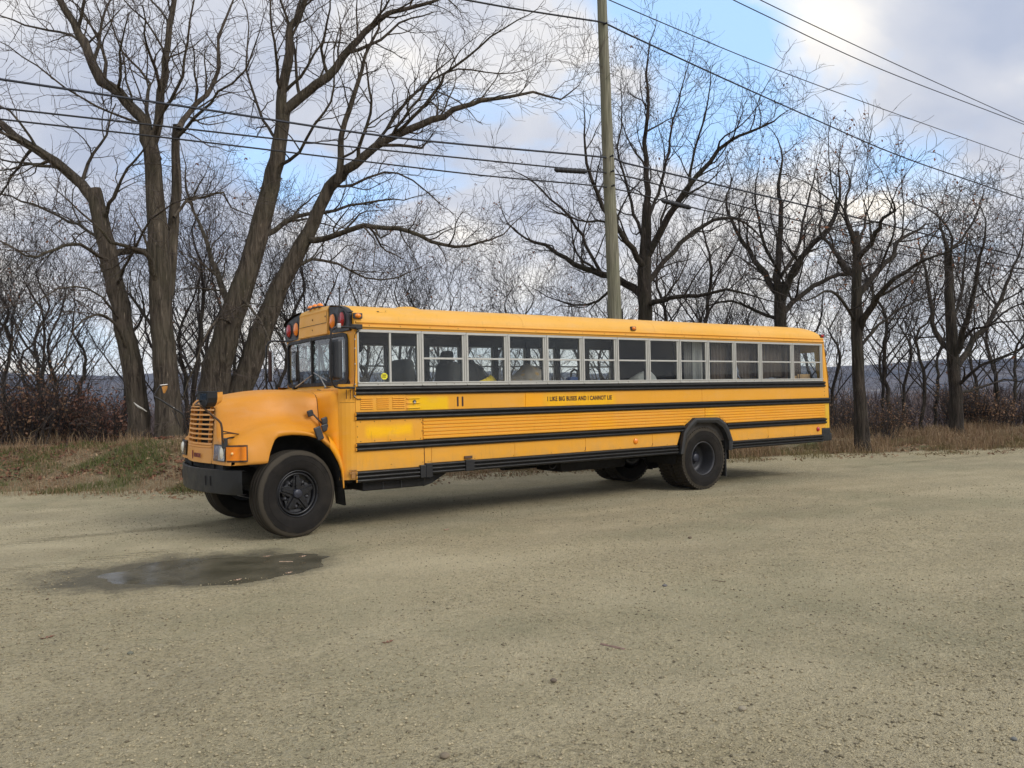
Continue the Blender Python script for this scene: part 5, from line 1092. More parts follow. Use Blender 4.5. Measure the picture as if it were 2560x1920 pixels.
def limbpx(D, pts):
    k = 1.0 if pts[0][2] > 6.6 else .72
    pts = [(p[0], p[1], p[2]*k, *p[3:]) for p in pts]
    """pts: (x, y, half width, depth offset)"""
    return [(*T(p[0], p[1], D+(p[3] if len(p) > 3 else 0)), RP(p[2], D+(p[3] if len(p) > 3 else 0))) for p in pts]
def ground_at(px, py, D):
    p = T(px, py, D); return (p[0], p[1], float(bank(np.array(p[0]), np.array(p[1]))))
# A: leaning maple at the left with a lopped stem
DA = 19.5; t = Tree(11, up=.03, wig=.17, dens=1.25, droop=.06)
g = ground_at(302, 975, DA)
t.bole([(g[0], g[1], g[2]-.3, RP(30, DA))]+limbpx(DA, [(302, 962, 25), (300, 900, 22.5), (291, 820, 21.5), (275, 740, 20.5), (258, 660, 19.5), (238, 570, 18.5), (222, 500, 17), (209, 440, 16), (203, 408, 14.5)]))
t.limb(limbpx(DA, [(212, 455, 11), (188, 412, 12), (160, 388, 11.5), (120, 355, 11), (80, 325, 10), (35, 297, 9.5), (0, 270, 9), (-60, 235, 8), (-140, 190, 5)]), .12)
t.limb(limbpx(DA, [(222, 480, 6), (238, 440, 6, -.3), (250, 410, 5, -.5), (275, 365, 4.2, -.7), (305, 330, 3.3, -.9), (330, 290, 2.5, -1), (345, 240, 1.5, -1)]), .2, 1)
t.limb(limbpx(DA, [(240, 560, 6), (215, 553, 6, -.4), (180, 530, 5.5, -.9), (140, 530, 5.2, -1.3), (100, 545, 4.5, -1.7), (60, 552, 4, -2.0), (0, 520, 3, -2.3), (-60, 500, 2, -2.5)]), .15, 1)
t.limb(limbpx(DA, [(232, 530, 5), (190, 495, 5, .5), (150, 480, 4.6, .9), (100, 455, 4, 1.3), (45, 432, 3.4, 1.6), (0, 418, 3, 1.8), (-60, 400, 2, 2)]), .15, 1)
t.limb(limbpx(DA, [(248, 620, 5), (280, 560, 4.6, -.8), (310, 500, 4, -1.2), (350, 455, 3, -1.6), (400, 430, 2.2, -2), (440, 420, 1.5, -2.2)]), .2, 1)
t.limb(limbpx(DA, [(232, 556, 7), (290, 540, 8, .4), (330, 555, 8.5, .4)]), .4, 2)
t.limb(limbpx(DA, [(285, 780, 6), (250, 700, 5, -.6), (215, 680, 4, -1.0), (180, 690, 3.2, -1.4), (150, 740, 2.5, -1.6), (135, 820, 1.6, -1.8)]), .2, 1)
t.limb(limbpx(DA, [(262, 700, 4), (220, 640, 3.2, -1), (160, 620, 2.8, -1.4), (90, 640, 2.2, -1.8), (40, 700, 1.8, -2), (20, 780, 1.2, -2.1)]), .15, 1)
treeA = t.build('bare_tree', 'leaning bare tree with lopped stem left of the bus, leftmost of the three big trunks', 'tree', (g[0], g[1], g[2]), (bk1, tw1))
# B: tall twin stemmed tree beside it
DB = 19.2; t = Tree(12, up=.06, wig=.16, dens=1.2, droop=.03); g = ground_at(362, 975, DB)
t.bole([(g[0], g[1], g[2]-.3, RP(34, DB))]+limbpx(DB, [(366, 962, 31), (364, 900, 28), (358, 820, 25), (352, 740, 24), (346, 650, 23), (343, 560, 22), (338, 470, 19.5), (332, 390, 17.5), (327, 330, 16), (322, 285, 15)]))
t.bole(limbpx(DB, [(350, 690, 14), (362, 620, 14, .2), (368, 560, 13, .3), (374, 480, 11, .4), (382, 400, 10, .5), (380, 330, 8.5, .5), (382, 270, 8, .5)]))
t.limb(limbpx(DB, [(330, 345, 13), (305, 262, 13), (285, 232, 12.5), (255, 205, 12), (222, 175, 11.5), (195, 120, 10.5), (170, 70, 9.5), (140, 20, 8.5), (110, -40, 7), (60, -120, 4)]), .15)
t.limb(limbpx(DB, [(325, 320, 10), (343, 262, 10), (352, 200, 9), (358, 130, 8), (368, 60, 7), (378, -10, 6), (385, -100, 4)]), .12)
t.limb(limbpx(DB, [(334, 300, 6), (350, 240, 5.5, -.5), (385, 190, 5, -.8), (400, 130, 4.2, -1.1), (410, 50, 3.4, -1.4), (425, -30, 2.5, -1.6)]), .2, 1)
t.limb(limbpx(DB, [(382, 275, 7), (405, 245, 6, .4), (445, 205, 5.2, .7), (470, 150, 4.2, 1), (475, 80, 3.5, 1.2), (500, 10, 2.5, 1.4)]), .15, 1)
t.limb(limbpx(DB, [(380, 300, 6), (400, 280, 5.5, -.6), (440, 240, 4.8, -1), (470, 200, 4, -1.3), (530, 150, 3.2, -1.6), (560, 70, 2, -2)]), .15, 1)
t.limb(limbpx(DB, [(335, 330, 6), (315, 215, 6, .6), (325, 180, 4.5, .9), (300, 150, 4, 1.1), (265, 110, 3.2, 1.4), (240, 40, 2.5, 1.7), (215, -40, 1.5, 2)]), .15, 1)
t.limb(limbpx(DB, [(300, 262, 4), (240, 245, 3.6, -.7), (180, 215, 3.2, -1), (110, 165, 3, -1.3), (50, 120, 2.4, -1.6), (-20, 80, 1.6, -1.9)]), .12, 1)
t.limb(limbpx(DB, [(192, 120, 4.5), (150, 75, 4, .5), (80, 60, 3.5, 1), (30, 45, 2.8, 1.4), (-40, 20, 2, 1.7)]), .1, 1)
t.limb(limbpx(DB, [(378, 470, 5), (400, 430, 4.8, .4), (440, 425, 4.2, .8), (480, 415, 3.6, 1.2), (500, 450, 2.5, 1.5), (560, 470, 1.8, 1.8)]), .15, 1)
t.limb(limbpx(DB, [(345, 620, 8), (320, 560, 6, -.5), (290, 535, 5, -.8), (240, 520, 4, -1.2), (200, 480, 3, -1.5)]), .2, 1)
t.limb(limbpx(DB, [(350, 740, 6), (318, 690, 5, .5), (280, 640, 4, 1), (230, 600, 3, 1.5), (200, 540, 2, 1.9)]), .15, 1)
treeB = t.build('bare_tree', 'tall straight bare tree with a second stem, middle of the three big trunks', 'tree', (g[0], g[1], g[2]), (bk1, tw1))
# C: spreading tree behind the hood with two great leaning stems
DC = 20.6; t = Tree(13, up=.05, wig=.17, dens=1.2, droop=.03); g = ground_at(470, 975, DC)
t.bole([(g[0], g[1], g[2]-.3, RP(42, DC))]+limbpx(DC, [(462, 940, 38), (462, 870, 34), (470, 790, 30), (492, 710, 27), (515, 640, 25), (538, 575, 22), (558, 510, 20.5), (572, 455, 20), (585, 400, 18), (598, 345, 16.5), (606, 290, 15), (612, 250, 14)]))
t.bole(limbpx(DC, [(500, 900, 26, .3), (520, 840, 25, .3), (545, 775, 24, .3), (575, 690, 22, .3), (600, 625, 19.5, .3), (635, 560, 17, .3), (668, 500, 14.5, .3), (690, 450, 13, .3), (712, 405, 12.5, .3), (735, 382, 12, .3)]))
t.limb(limbpx(DC, [(608, 280, 12), (608, 225, 12), (614, 170, 11), (624, 115, 10), (632, 60, 8.5), (650, 15, 7), (672, -40, 5), (690, -120, 3)]), .12)
t.limb(limbpx(DC, [(612, 262, 11), (632, 222, 11), (668, 195, 10.5), (705, 168, 10), (745, 120, 9), (775, 85, 8), (805, 50, 7), (835, 30, 6), (870, 22, 5), (930, 5, 4), (990, -20, 3)]), .12)
t.limb(limbpx(DC, [(735, 384, 11, .3), (765, 355, 10), (810, 315, 9), (860, 290, 8.5), (910, 270, 8), (960, 252, 7), (1000, 232, 6), (1045, 218, 5), (1095, 210, 4), (1150, 200, 3.2), (1210, 215, 2.2), (1250, 185, 1.2)]), .1)
t.limb(limbpx(DC, [(730, 392, 8), (738, 340, 7.5), (740, 290, 6.5), (752, 235, 6), (770, 180, 5), (790, 120, 4), (815, 60, 3), (825, 0, 2)]), .12, 1)
t.limb(limbpx(DC, [(850, 292, 6), (890, 255, 5.5, -.4), (940, 200, 5, -.8), (960, 160, 4.5, -1), (1010, 120, 3.8, -1.3), (1060, 80, 3, -1.6), (1120, 45, 2.2, -1.9), (1160, 20, 1.4, -2)]), .1, 1)
t.limb(limbpx(DC, [(785, 340, 5), (840, 275, 4.8, .5), (880, 215, 4.4, .8), (930, 175, 3.6, 1), (990, 150, 3, 1.2), (1080, 160, 2.2, 1.4), (1140, 150, 1.4, 1.5)]), .1, 1)
t.limb(limbpx(DC, [(660, 520, 8, .3), (700, 515, 6.5), (760, 497, 6, -.4), (810, 490, 5.6, -.7), (860, 492, 5.2, -1), (910, 512, 4.8, -1.3), (960, 528, 4.2, -1.5), (1010, 530, 3.4, -1.8), (1060, 518, 2.4, -2)]), .12, 1)
t.limb(limbpx(DC, [(600, 360, 6), (650, 330, 5, -.5), (680, 270, 4.5, -.9), (715, 220, 3.8, -1.2), (720, 150, 3, -1.5), (730, 70, 2.2, -1.8)]), .1, 1)
t.limb(limbpx(DC, [(602, 310, 5), (570, 260, 4.5, .6), (545, 200, 4, 1), (530, 130, 3.2, 1.3), (540, 60, 2.4, 1.6), (520, -10, 1.6, 1.8)]), .1, 1)
t.limb(limbpx(DC, [(555, 520, 7), (590, 500, 6, .7), (640, 470, 5, 1.2), (700, 460, 4, 1.6), (780, 440, 3, 2), (850, 430, 2, 2.3)]), .1, 1)
t.limb(limbpx(DC, [(500, 690, 8), (480, 620, 7, .6), (455, 560, 5.5, 1), (440, 500, 4, 1.4), (410, 440, 3, 1.8), (400, 380, 2, 2)]), .1, 1)
t.limb(limbpx(DC, [(625, 590, 6, .3), (670, 560, 5, 1), (730, 570, 4.2, 1.5), (790, 600, 3.4, 1.9), (860, 600, 2.4, 2.3)]), .1, 1)
t.limb(limbpx(DC, [(720, 400, 5, .3), (760, 400, 4.4, .8), (830, 370, 3.6, 1.2), (890, 390, 2.8, 1.6), (950, 440, 2, 1.9)]), .1, 1)
t.limb(limbpx(DC, [(520, 640, 5), (560, 690, 4.2, -1.2), (580, 740, 3.4, -1.8), (572, 810, 2.4, -2.1), (580, 850, 1.4, -2.2)]), .1, 1, lenf=.6)
t.limb(limbpx(DC, [(500, 700, 5), (470, 690, 4.2, -1.2), (440, 740, 3.2, -1.8), (420, 790, 2.4, -2), (395, 860, 1.6, -2.1)]), .1, 1, lenf=.6)
treeC = t.build('bare_tree', 'widest bare tree behind the hood, its two great stems leaning right', 'tree', (g[0], g[1], g[2]), (bk1, tw1))
for q in (t,): pass
# upright oaks along the edge, to the right
def oak(seed, name_label, bx, by, D, trunk, limbs, squash=(600, 1.0), dens=1.0, leaves=0, spread=.95, up=.07, lenf=.92, wig=.20, lmax=3):
    limbs = [[(p[0], p[1] if p[1] > squash[0] else squash[0]-(squash[0]-p[1])*squash[1], *p[2:]) for p in L] for L in limbs]
    t = Tree(seed, up=up, wig=wig, dens=dens*.92, spread=spread, lmax=lmax); g = T(bx, by, D); gz = float(bank(np.array(g[0]), np.array(g[1])))
    tp = limbpx(D, trunk); t.bole([(g[0], g[1], gz-.4, tp[0][3]*1.35), (g[0], g[1], gz+.25, tp[0][3]*1.08)]+[q for q in tp if q[2] > gz+.6])
    for L in limbs: t.limb([(q[0], q[1], q[2], q[3]*(.92-.30*i/len(L))) for i, q in enumerate(limbpx(D, L))], .08, 0 if L[0][2] >= 5.5 else 1, lenf=lenf)
    return t.build('bare_oak', name_label, 'tree', (g[0], g[1], gz), (bk2, tw2), leaves=leaves, lmat=lf)
oak(21, 'broad bare oak whose trunk rises just right of the wooden utility pole', 1396, 900, 25.5, [(1396, 800, 17), (1394, 690, 15.5), (1392, 620, 15), (1394, 560, 14), (1396, 500, 11), (1398, 440, 9.5)],
    [[(1398, 445, 8), (1396, 380, 7.5), (1392, 310, 6.2), (1400, 230, 5), (1396, 160, 3.8), (1404, 90, 2.2)],
     [(1394, 560, 9), (1430, 500, 8.5, -.4), (1462, 440, 8, -.8), (1490, 400, 7.5, -1.1), (1530, 350, 6.5, -1.3), (1575, 305, 5.5, -1.5), (1620, 285, 4.5, -1.7), (1670, 262, 3, -2), (1700, 240, 1.6, -2.1)],
     [(1392, 640, 10), (1345, 610, 9.5, .5), (1300, 590, 9, .8), (1262, 580, 8, 1.1), (1220, 560, 7, 1.4), (1180, 532, 6, 1.7), (1135, 515, 4, 2), (1095, 480, 2.5, 2.2)],
     [(1300, 590, 6, .8), (1265, 530, 5.8, .8), (1230, 470, 5.4, .9), (1190, 430, 4.6, 1), (1150, 390, 3.6, 1.2), (1110, 370, 2.4, 1.4)],
     [(1394, 580, 8), (1350, 520, 7.2, -.6), (1318, 470, 6.8, -.9), (1290, 420, 6, -1.1), (1270, 350, 5, -1.3), (1262, 290, 3.6, -1.5)],
     [(1395, 530, 6), (1370, 460, 6, .7), (1350, 390, 5.2, 1), (1335, 320, 4.2, 1.3), (1345, 250, 3.4, 1.5), (1340, 180, 2.2, 1.7)],
     [(1397, 480, 6), (1420, 420, 6, .8), (1440, 350, 5.5, 1.2), (1450, 280, 4.6, 1.5), (1470, 200, 3.4, 1.8), (1490, 130, 2.2, 2)],
     [(1394, 620, 7), (1440, 560, 6.5, .9), (1500, 500, 6, 1.4), (1560, 470, 5, 1.8), (1610, 480, 3.8, 2.1), (1650, 520, 2.5, 2.4)],
     [(1394, 660, 7), (1450, 640, 6, -.8), (1510, 640, 5.4, -1.3), (1570, 625, 4.6, -1.7), (1630, 640, 3, -2)],
     [(1490, 402, 5, -1.1), (1495, 350, 5, -1.1), (1510, 290, 4.2, -1.2), (1530, 220, 3.4, -1.3), (1535, 150, 2, -1.4)],
     [(1340, 610, 6, .5), (1290, 650, 5, .9), (1240, 660, 4, 1.3), (1180, 640, 3, 1.6)]], dens=1.2, leaves=25)
oak(22, 'dark bare oak with a low fork above the rear windows of the bus', 1690, 930, 30, [(1690, 820, 14), (1688, 720, 13.5), (1684, 660, 13), (1686, 610, 11)],
    [[(1684, 650, 10), (1682, 570, 9), (1684, 500, 8), (1688, 430, 7), (1680, 350, 5.5), (1690, 280, 3.6), (1680, 225, 2)],
     [(1686, 660, 9), (1712, 590, 8.5, -.5), (1735, 540, 8, -.8), (1765, 500, 7, -1.1), (1800, 440, 6, -1.3), (1815, 380, 4.6, -1.5), (1812, 320, 3, -1.7)],
     [(1684, 640, 8), (1650, 590, 7.5, .6), (1620, 530, 6.5, 1), (1590, 470, 5.2, 1.3), (1570, 400, 4, 1.6), (1580, 330, 2.4, 1.8)],
     [(1686, 600, 6), (1720, 530, 6, .8), (1735, 450, 5.2, 1.2), (1750, 370, 4, 1.5), (1765, 290, 2.4, 1.7)],
     [(1684, 590, 6), (1650, 510, 6, -.8), (1640, 440, 5, -1.2), (1632, 370, 3.8, -1.4), (1640, 300, 2, -1.6)],
     [(1690, 680, 7), (1730, 640, 6.5, .7), (1790, 600, 5.8, 1.2), (1840, 590, 4.6, 1.6), (1890, 560, 3, 2)],
     [(1684, 690, 6), (1630, 670, 5.6, .6), (1580, 650, 4.6, 1), (1530, 660, 3.4, 1.4)]], squash=(600, .80), dens=1.15, leaves=140)
oak(23, 'tall forked bare oak standing at the road edge just behind the bus rear bumper', 1864, 975, 20.5, [(1862, 940, 16), (1857, 860, 13), (1853, 780, 12.5), (1850, 700, 12), (1850, 640, 11), (1851, 560, 9), (1848, 500, 7.5)],
    [[(1849, 510, 7), (1843, 460, 6.6), (1828, 400, 5.6), (1822, 340, 4.6), (1835, 280, 3.2), (1830, 210, 1.8)],
     [(1853, 560, 7), (1880, 500, 6.8, -.4), (1900, 440, 6, -.7), (1905, 400, 5, -.9), (1935, 370, 4, -1.2), (1925, 320, 2.5, -1.4)],
     [(1853, 720, 9), (1885, 660, 8, -.5), (1915, 620, 7, -.9), (1960, 590, 6, -1.2), (2000, 560, 4.6, -1.5), (2050, 530, 3, -1.8)],
     [(1851, 640, 8), (1890, 590, 7.4, .5), (1930, 540, 6.4, .9), (1945, 480, 5.2, 1.2), (1985, 440, 3.8, 1.5), (2010, 420, 2.2, 1.8)],
     [(1850, 600, 7), (1815, 560, 6.4, .6), (1790, 500, 5.2, 1), (1770, 450, 4, 1.3), (1775, 390, 2.5, 1.6)],
     [(1850, 700, 6), (1810, 640, 5.8, -.6), (1780, 630, 4.8, -1), (1740, 650, 3.6, -1.4), (1700, 640, 2.2, -1.7)],
     [(1852, 760, 6), (1900, 700, 5.6, .8), (1960, 660, 4.6, 1.3), (2010, 640, 3.2, 1.8)],
     [(1848, 520, 5.5), (1868, 440, 5, .7), (1872, 380, 4, 1), (1890, 310, 2.4, 1.3)]], squash=(560, .55), dens=1.1, leaves=120)
oak(24, 'bare oak with upswept limbs near the right edge, on the dry grass', 2066, 925, 24.5, [(2066, 880, 14), (2060, 800, 12), (2056, 740, 12.5), (2052, 680, 10), (2050, 610, 9), (2048, 550, 8)],
    [[(2050, 600, 7), (2046, 540, 6.6), (2042, 500, 5), (2030, 440, 3.6), (2040, 400, 2)],
     [(2048, 520, 5.5), (2075, 490, 5, .4), (2100, 430, 3.8, .8), (2120, 380, 2.2, 1)],
     [(2058, 780, 8), (2082, 720, 7.5, -.5), (2100, 650, 6.5, -.9), (2110, 580, 5.5, -1.2), (2125, 500, 4.2, -1.5), (2130, 430, 2.4, -1.7)],
     [(2060, 800, 8), (2100, 740, 7.4, .6), (2140, 690, 6.2, 1), (2170, 620, 5, 1.4), (2200, 540, 3.6, 1.7), (2210, 470, 2, 2)],
     [(2056, 760, 7), (2020, 720, 6.6, .6), (2010, 650, 5.6, .9), (2000, 580, 4.6, 1.2), (1985, 500, 2.6, 1.5)],
     [(2062, 840, 6.5), (2120, 790, 6, -.8), (2170, 770, 5, -1.2), (2230, 740, 3.6, -1.6)],
     [(2060, 850, 5.6), (2110, 840, 5, .8), (2170, 820, 4, 1.3), (2230, 830, 2.6, 1.8)],
     [(2054, 700, 6), (2080, 620, 5.6, 1), (2082, 550, 4.6, 1.3), (2090, 470, 3, 1.6)]], squash=(600, .72), dens=1.05, leaves=40)
# thinner trees standing on the slope beyond, from a few shared crowns
def small_tree(seed, h=9.0, lean=.05, forks=5, r=.10, dens=.85):
    t = Tree(seed, up=.08, wig=.19, dens=dens*1.05, spread=.95, rmin=.006, scale=1.1, lmax=3); rg = t.rg; lx, ly = rg.gauss(0, lean), rg.gauss(0, lean)
    A = t.bole([(0, 0, -.6, r*1.4), (0, 0, .2, r*1.1), (lx*2+.1, ly*2, h*.22, r), (lx*4-.15, ly*3+.2, h*.40, r*.75), (lx*6+.3, ly*5, h*.52, r*.50), (lx*7-.1, ly*7-.3, h*.64, r*.28), (lx*7.5+.35, ly*8, h*.74, r*.14), (lx*8, ly*8+.3, h*.82, .008)], jit=.05)
    for k in range(forks*2):
        f = .25+.55*k/(forks*2); i = int(f*(len(A)-1)); a = rg.uniform(0, 6.28)+k*2.4; L = h*.5*(1.1-f)*rg.uniform(.8, 1.25); p = A[i]; m = 4; d = np.array([math.cos(a)*.62, math.sin(a)*.62, .78]); pts = []
        for q in range(m+1):
            u = q/m; pts.append((*(p[:3]+d*L*u+np.array([0, 0, .25*L*u*u])+np.array([rg.gauss(0, .05)*L*u for _ in range(3)])), max(.007, p[3]*.50*(1-.9*u))))
        t.limb(pts, .12, 1)
    loc = np.zeros(3); V, F = tubes(t.trunk, 8); V2, F2 = join([tubes(t.thick, 6), tubes(t.mid, 4), tubes(t.fine, 3)]); return (V, F), (V2, F2), t
variants = []
for k, (h, r_, d_) in enumerate(((10, .075, .85), (8.2, .060, .85), (12.5, .095, .85), (7, .052, .95), (11, .085, .75))):
    (V, F), (V2, F2), t = small_tree(100+k, h, .06, 6, r_, d_); hold = bpy.data.objects.new('hold', None)
    a = npmesh('trunk', V, F, bk2, None, smooth=True); b = npmesh('crown', V2, F2, tw2, None, smooth=True); lm = None
    if k in (1, 3): lm = leaf_mesh(t.rg.sample(t.tips, 40), lf, None, t.rg, .045)
    variants.append((a, b, lm))
used_v = set()
def place(vi, x, y, z, s, rz, label, group, name='slender_tree'):
    root = thing(name, label, 'tree', (x, y, z), group, rz); root.scale = (s, s, s*rg.uniform(.9, 1.05))
    for o in variants[vi]:
        if o is None: continue
        if (vi, o.name) in used_v: c = o.copy(); sc.collection.objects.link(c)
        else: c = o; used_v.add((vi, o.name))
        c.parent = root
    return root
rg = random.Random(5)
spots = []
# (overview x, depth, variant, scale, label)
named = [(22, 22.5, 3, 1.0, 'low bare tree at the left edge, standing before the red brown thicket'), (95, 27, 1, 1.0, 'small bare tree left of the leaning trunk, beyond the thicket'), (415, 25, 0, 1.0, 'bare tree seen between the middle and the widest big trunks'),
         (640, 29, 2, .95, 'bare tree showing just above the cab roof of the bus'), (905, 33, 1, 1.25, 'thin bare tree above the bus roof between the hood and the pole'), (1060, 30, 4, .80, 'bare tree above the bus roof left of the utility pole'),
         (1245, 34, 2, .75, 'bare tree just left of the utility pole, beyond the bus roof'), (1545, 33, 4, .85, 'bare tree between the broad oak and the fork above the rear windows'), (1990, 27, 3, 1.15, 'thin sapling with a low fork between the last two roadside oaks'),
         (1925, 30, 0, 1.0, 'thin straight tree just right of the forked oak behind the bus'), (2150, 30, 1, 1.15, 'thin forked tree at the right edge beyond the upswept oak'), (2210, 26, 4, .9, 'bare tree cut by the right edge of the picture')]
def slope_z(x, y): return float(far_h(np.array(float(x)), np.array(float(y))))
for px, D, vi, s, lab in named:
    p = T(px, 850, D); place(vi, p[0], p[1], slope_z(p[0], p[1]), s, rg.uniform(0, 6.28), lab, None)
for k, (px, D, vi, s) in enumerate(((170, 27, 0, .85), (255, 28, 4, .85), (400, 25.6, 1, 1.1), (450, 29, 2, .8), (545, 26.5, 3, 1.2), (600, 27.5, 1, 1.05), (705, 27.5, 3, 1.3), (790, 28.5, 1, 1.1), (-20, 27, 0, .9))):
    p = T(px, 850, D); place(vi, p[0], p[1], slope_z(p[0], p[1]), s, rg.uniform(0, 6.28), 'slim bare tree in the tangle just behind the big trunks left of the pole', 'bare trees crowding behind the big trunks', 'slender_tree')
for k, (px, D, vi, s) in enumerate(((1500, 34, 1, 1.1), (1590, 36, 0, .95), (1640, 38, 4, .9), (1745, 33, 3, 1.3), (1800, 35, 1, 1.15), (1900, 37, 2, .75), (1955, 33, 1, 1.05), (2015, 36, 0, .95), (2100, 34, 3, 1.35), (2180, 37, 4, .85), (1310, 36, 1, 1.15), (1180, 33, 3, 1.4), (1000, 35, 0, .95), (960, 31, 3, 1.25), (120, 29, 1, 1.1), (70, 31, 0, 1.0), (350, 30, 2, .8), (500, 31, 0, 1.0), (660, 32, 2, .85), (850, 31, 4, .85))):
    p = T(px, 850, D); place(vi, p[0], p[1], slope_z(p[0], p[1]), s, rg.uniform(0, 6.28), 'crooked bare tree filling a gap behind the roadside trunks', 'bare trees filling the gaps behind the roadside trunks', 'crooked_tree')
for k in range(44):
    px = -120+2500*((k*.6180339)%1.0); D = rg.uniform(31, 80)
    if px > 1750: D = rg.uniform(48, 100)
    if px > 1750 and k % 2: continue
    p = T(px, 850, D); place(rg.choice((0, 1, 2, 3, 4)), p[0], p[1], slope_z(p[0], p[1]), rg.uniform(.85, 1.25), rg.uniform(0, 6.28), 'thin bare tree in the tangle on the slope beyond the roadside trees', 'bare trees on the slope beyond the road', 'slope_tree')
# distant woods: one mass
def woods():
    r = np.random.RandomState(4); n = 9500; az = np.radians(r.uniform(-12, 82, n)); R_ = 48*np.exp(r.uniform(0, 1, n)*2.3); x, y = R_*np.sin(az), R_*np.cos(az); ok = edge_d(x, y) > 26; x, y = x[ok], y[ok]; n = len(x); z = far_h(x, y)
    K = 16; h = np.minimum(r.uniform(11, 20, n), np.maximum(2.0, 1.65+.007*R_[ok]*(.3+1.1*fbm(np.degrees(az[ok])*.9, R_[ok]*.02, 3, 8))-2.4*r.uniform(0, 1, n)**2-z))[:, None]; a = r.uniform(0, 6.28, (n, K)); el = r.uniform(.05, 1, (n, K)); L = h*r.uniform(.15, .40, (n, K)); top = z[:, None]+h*(1-.75*r.uniform(0, 1, (n, K))**1.6); b = np.stack([x[:, None]+np.cos(a)*h*.05, y[:, None]+np.sin(a)*h*.05, top-L], -1); tip = np.stack([x[:, None]+np.cos(a)*(.8+h*.16*el), y[:, None]+np.sin(a)*(.8+h*.16*el), top], -1); w = (.0013*R_[ok][:, None]-.03)*r.uniform(.4, 1, (n, K)); side = np.stack([-np.sin(a), np.cos(a), 0*a], -1)*w[..., None]
    V = np.stack([b-side, b+side, tip], 2).reshape(-1, 3); F = np.arange(len(V)).reshape(-1, 3)
    m = simple('far_woods_brown', (.088, .064, .060), .95, 0, .4, .05); o = npmesh('distant_woods', V, F, m); o['kind'] = 'stuff'; tag(o, 'bare brown woods filling the slope and valley beyond the road', 'woods')
woods()
# ================================================================ UNDERGROWTH
def blades(name, label, cat, n, region, hmin, hmax, wd_, mat, lean=.35, seed=1, clump=0.0, dmask=None):
    r = np.random.RandomState(seed); x = r.uniform(region[0], region[1], n); d = region[2]+(region[3]-region[2])*r.uniform(0, 1, n)**region[4]; sl = edge_y(x+.5)-edge_y(x-.5); y = edge_y(x)+d*np.sqrt(1+sl*sl)
    den = fbm(x*1.3, y*1.3, 3, seed+40); keep = den > clump; x, y, d, den = x[keep], y[keep], d[keep], den[keep]
    if dmask is not None: k = dmask(x, y, d); x, y, d, den = x[k], y[k], d[k], den[k]
    n = len(x); z = bank(x, y)+.01; h = r.uniform(hmin, hmax, n)*(.12+2.6*den**1.8); a = r.uniform(0, 6.28, n); w = wd_*r.uniform(.6, 1.4, n); la = r.uniform(0, 6.28, n); le = h*lean*r.uniform(.1, 1.2, n)
    sx, sy = np.cos(a)*w, np.sin(a)*w; b0 = np.stack([x-sx, y-sy, z-.02], -1); b1 = np.stack([x+sx, y+sy, z-.02], -1); mx, my = x+np.cos(la)*le*.35, y+np.sin(la)*le*.35; m0 = np.stack([mx-sx*.8, my-sy*.8, z+h*.6], -1); m1 = np.stack([mx+sx*.8, my+sy*.8, z+h*.6], -1)
    tp = np.stack([x+np.cos(la)*le, y+np.sin(la)*le, z+h*(1-.25*(le/h))], -1); V = np.stack([b0, b1, m1, m0, tp], 1).reshape(-1, 3); i = np.arange(n)*5; F = np.concatenate([np.stack([i, i+1, i+2], -1), np.stack([i, i+2, i+3], -1), np.stack([i+3, i+2, i+4], -1)])
    tint = np.repeat(r.uniform(0, 1, n), 5); o = npmesh(name, V, F, mat, uvz=tint); o['kind'] = 'stuff'; tag(o, label, cat); return o
def tinted(name, *cols):
    t = NT(name); c = t.ramp(t.attr('tint'), *[(i/(len(cols)-1), c) for i, c in enumerate(cols)]); return t.done(c, .85, 0, None, .2)
gr = tinted('grass_green', (.055, .075, .020), (.10, .115, .035), (.17, .15, .065)); dry = tinted('grass_dry', (.16, .105, .055), (.30, .215, .120), (.22, .13, .08), (.38, .29, .18)); rust = tinted('leaf_rust', (.11, .045, .035), (.20, .085, .055), (.26, .135, .08), (.085, .045, .038))
blades('green_grass', 'short green grass on the bank left of the bus and below the big trunks', 'grass', 52000, (-9, 7.5, .15, 3.6, 1.0), .05, .15, .005, gr, .7, 1, .44)
blades('straw_grass', 'short straw coloured grass along the foot of the left bank', 'grass', 52000, (-9, 12, -.05, 4.5, .9), .05, .17, .004, dry, .9, 2, .34)
blades('dry_grass', 'tall dry brown grass along the road edge behind and right of the bus', 'grass', 120000, (9, 42, .35, 6.5, .9), .07, .40, .0045, dry, .8, 3, .46)
blades('tall_weeds', 'tall brown weeds in front of the left thicket', 'weeds', 20000, (-12, 9, 2.6, 7.5, .8), .10, .45, .0042, dry, .8, 4, .50)
blades('low_turf', 'low green brown turf at the gravel edge right of the bus', 'grass', 70000, (9, 36, -.15, 3.0, .8), .03, .13, .005, tinted('turf_mix', (.10, .10, .035), (.24, .18, .09), (.16, .14, .06)), .7, 6, .36)
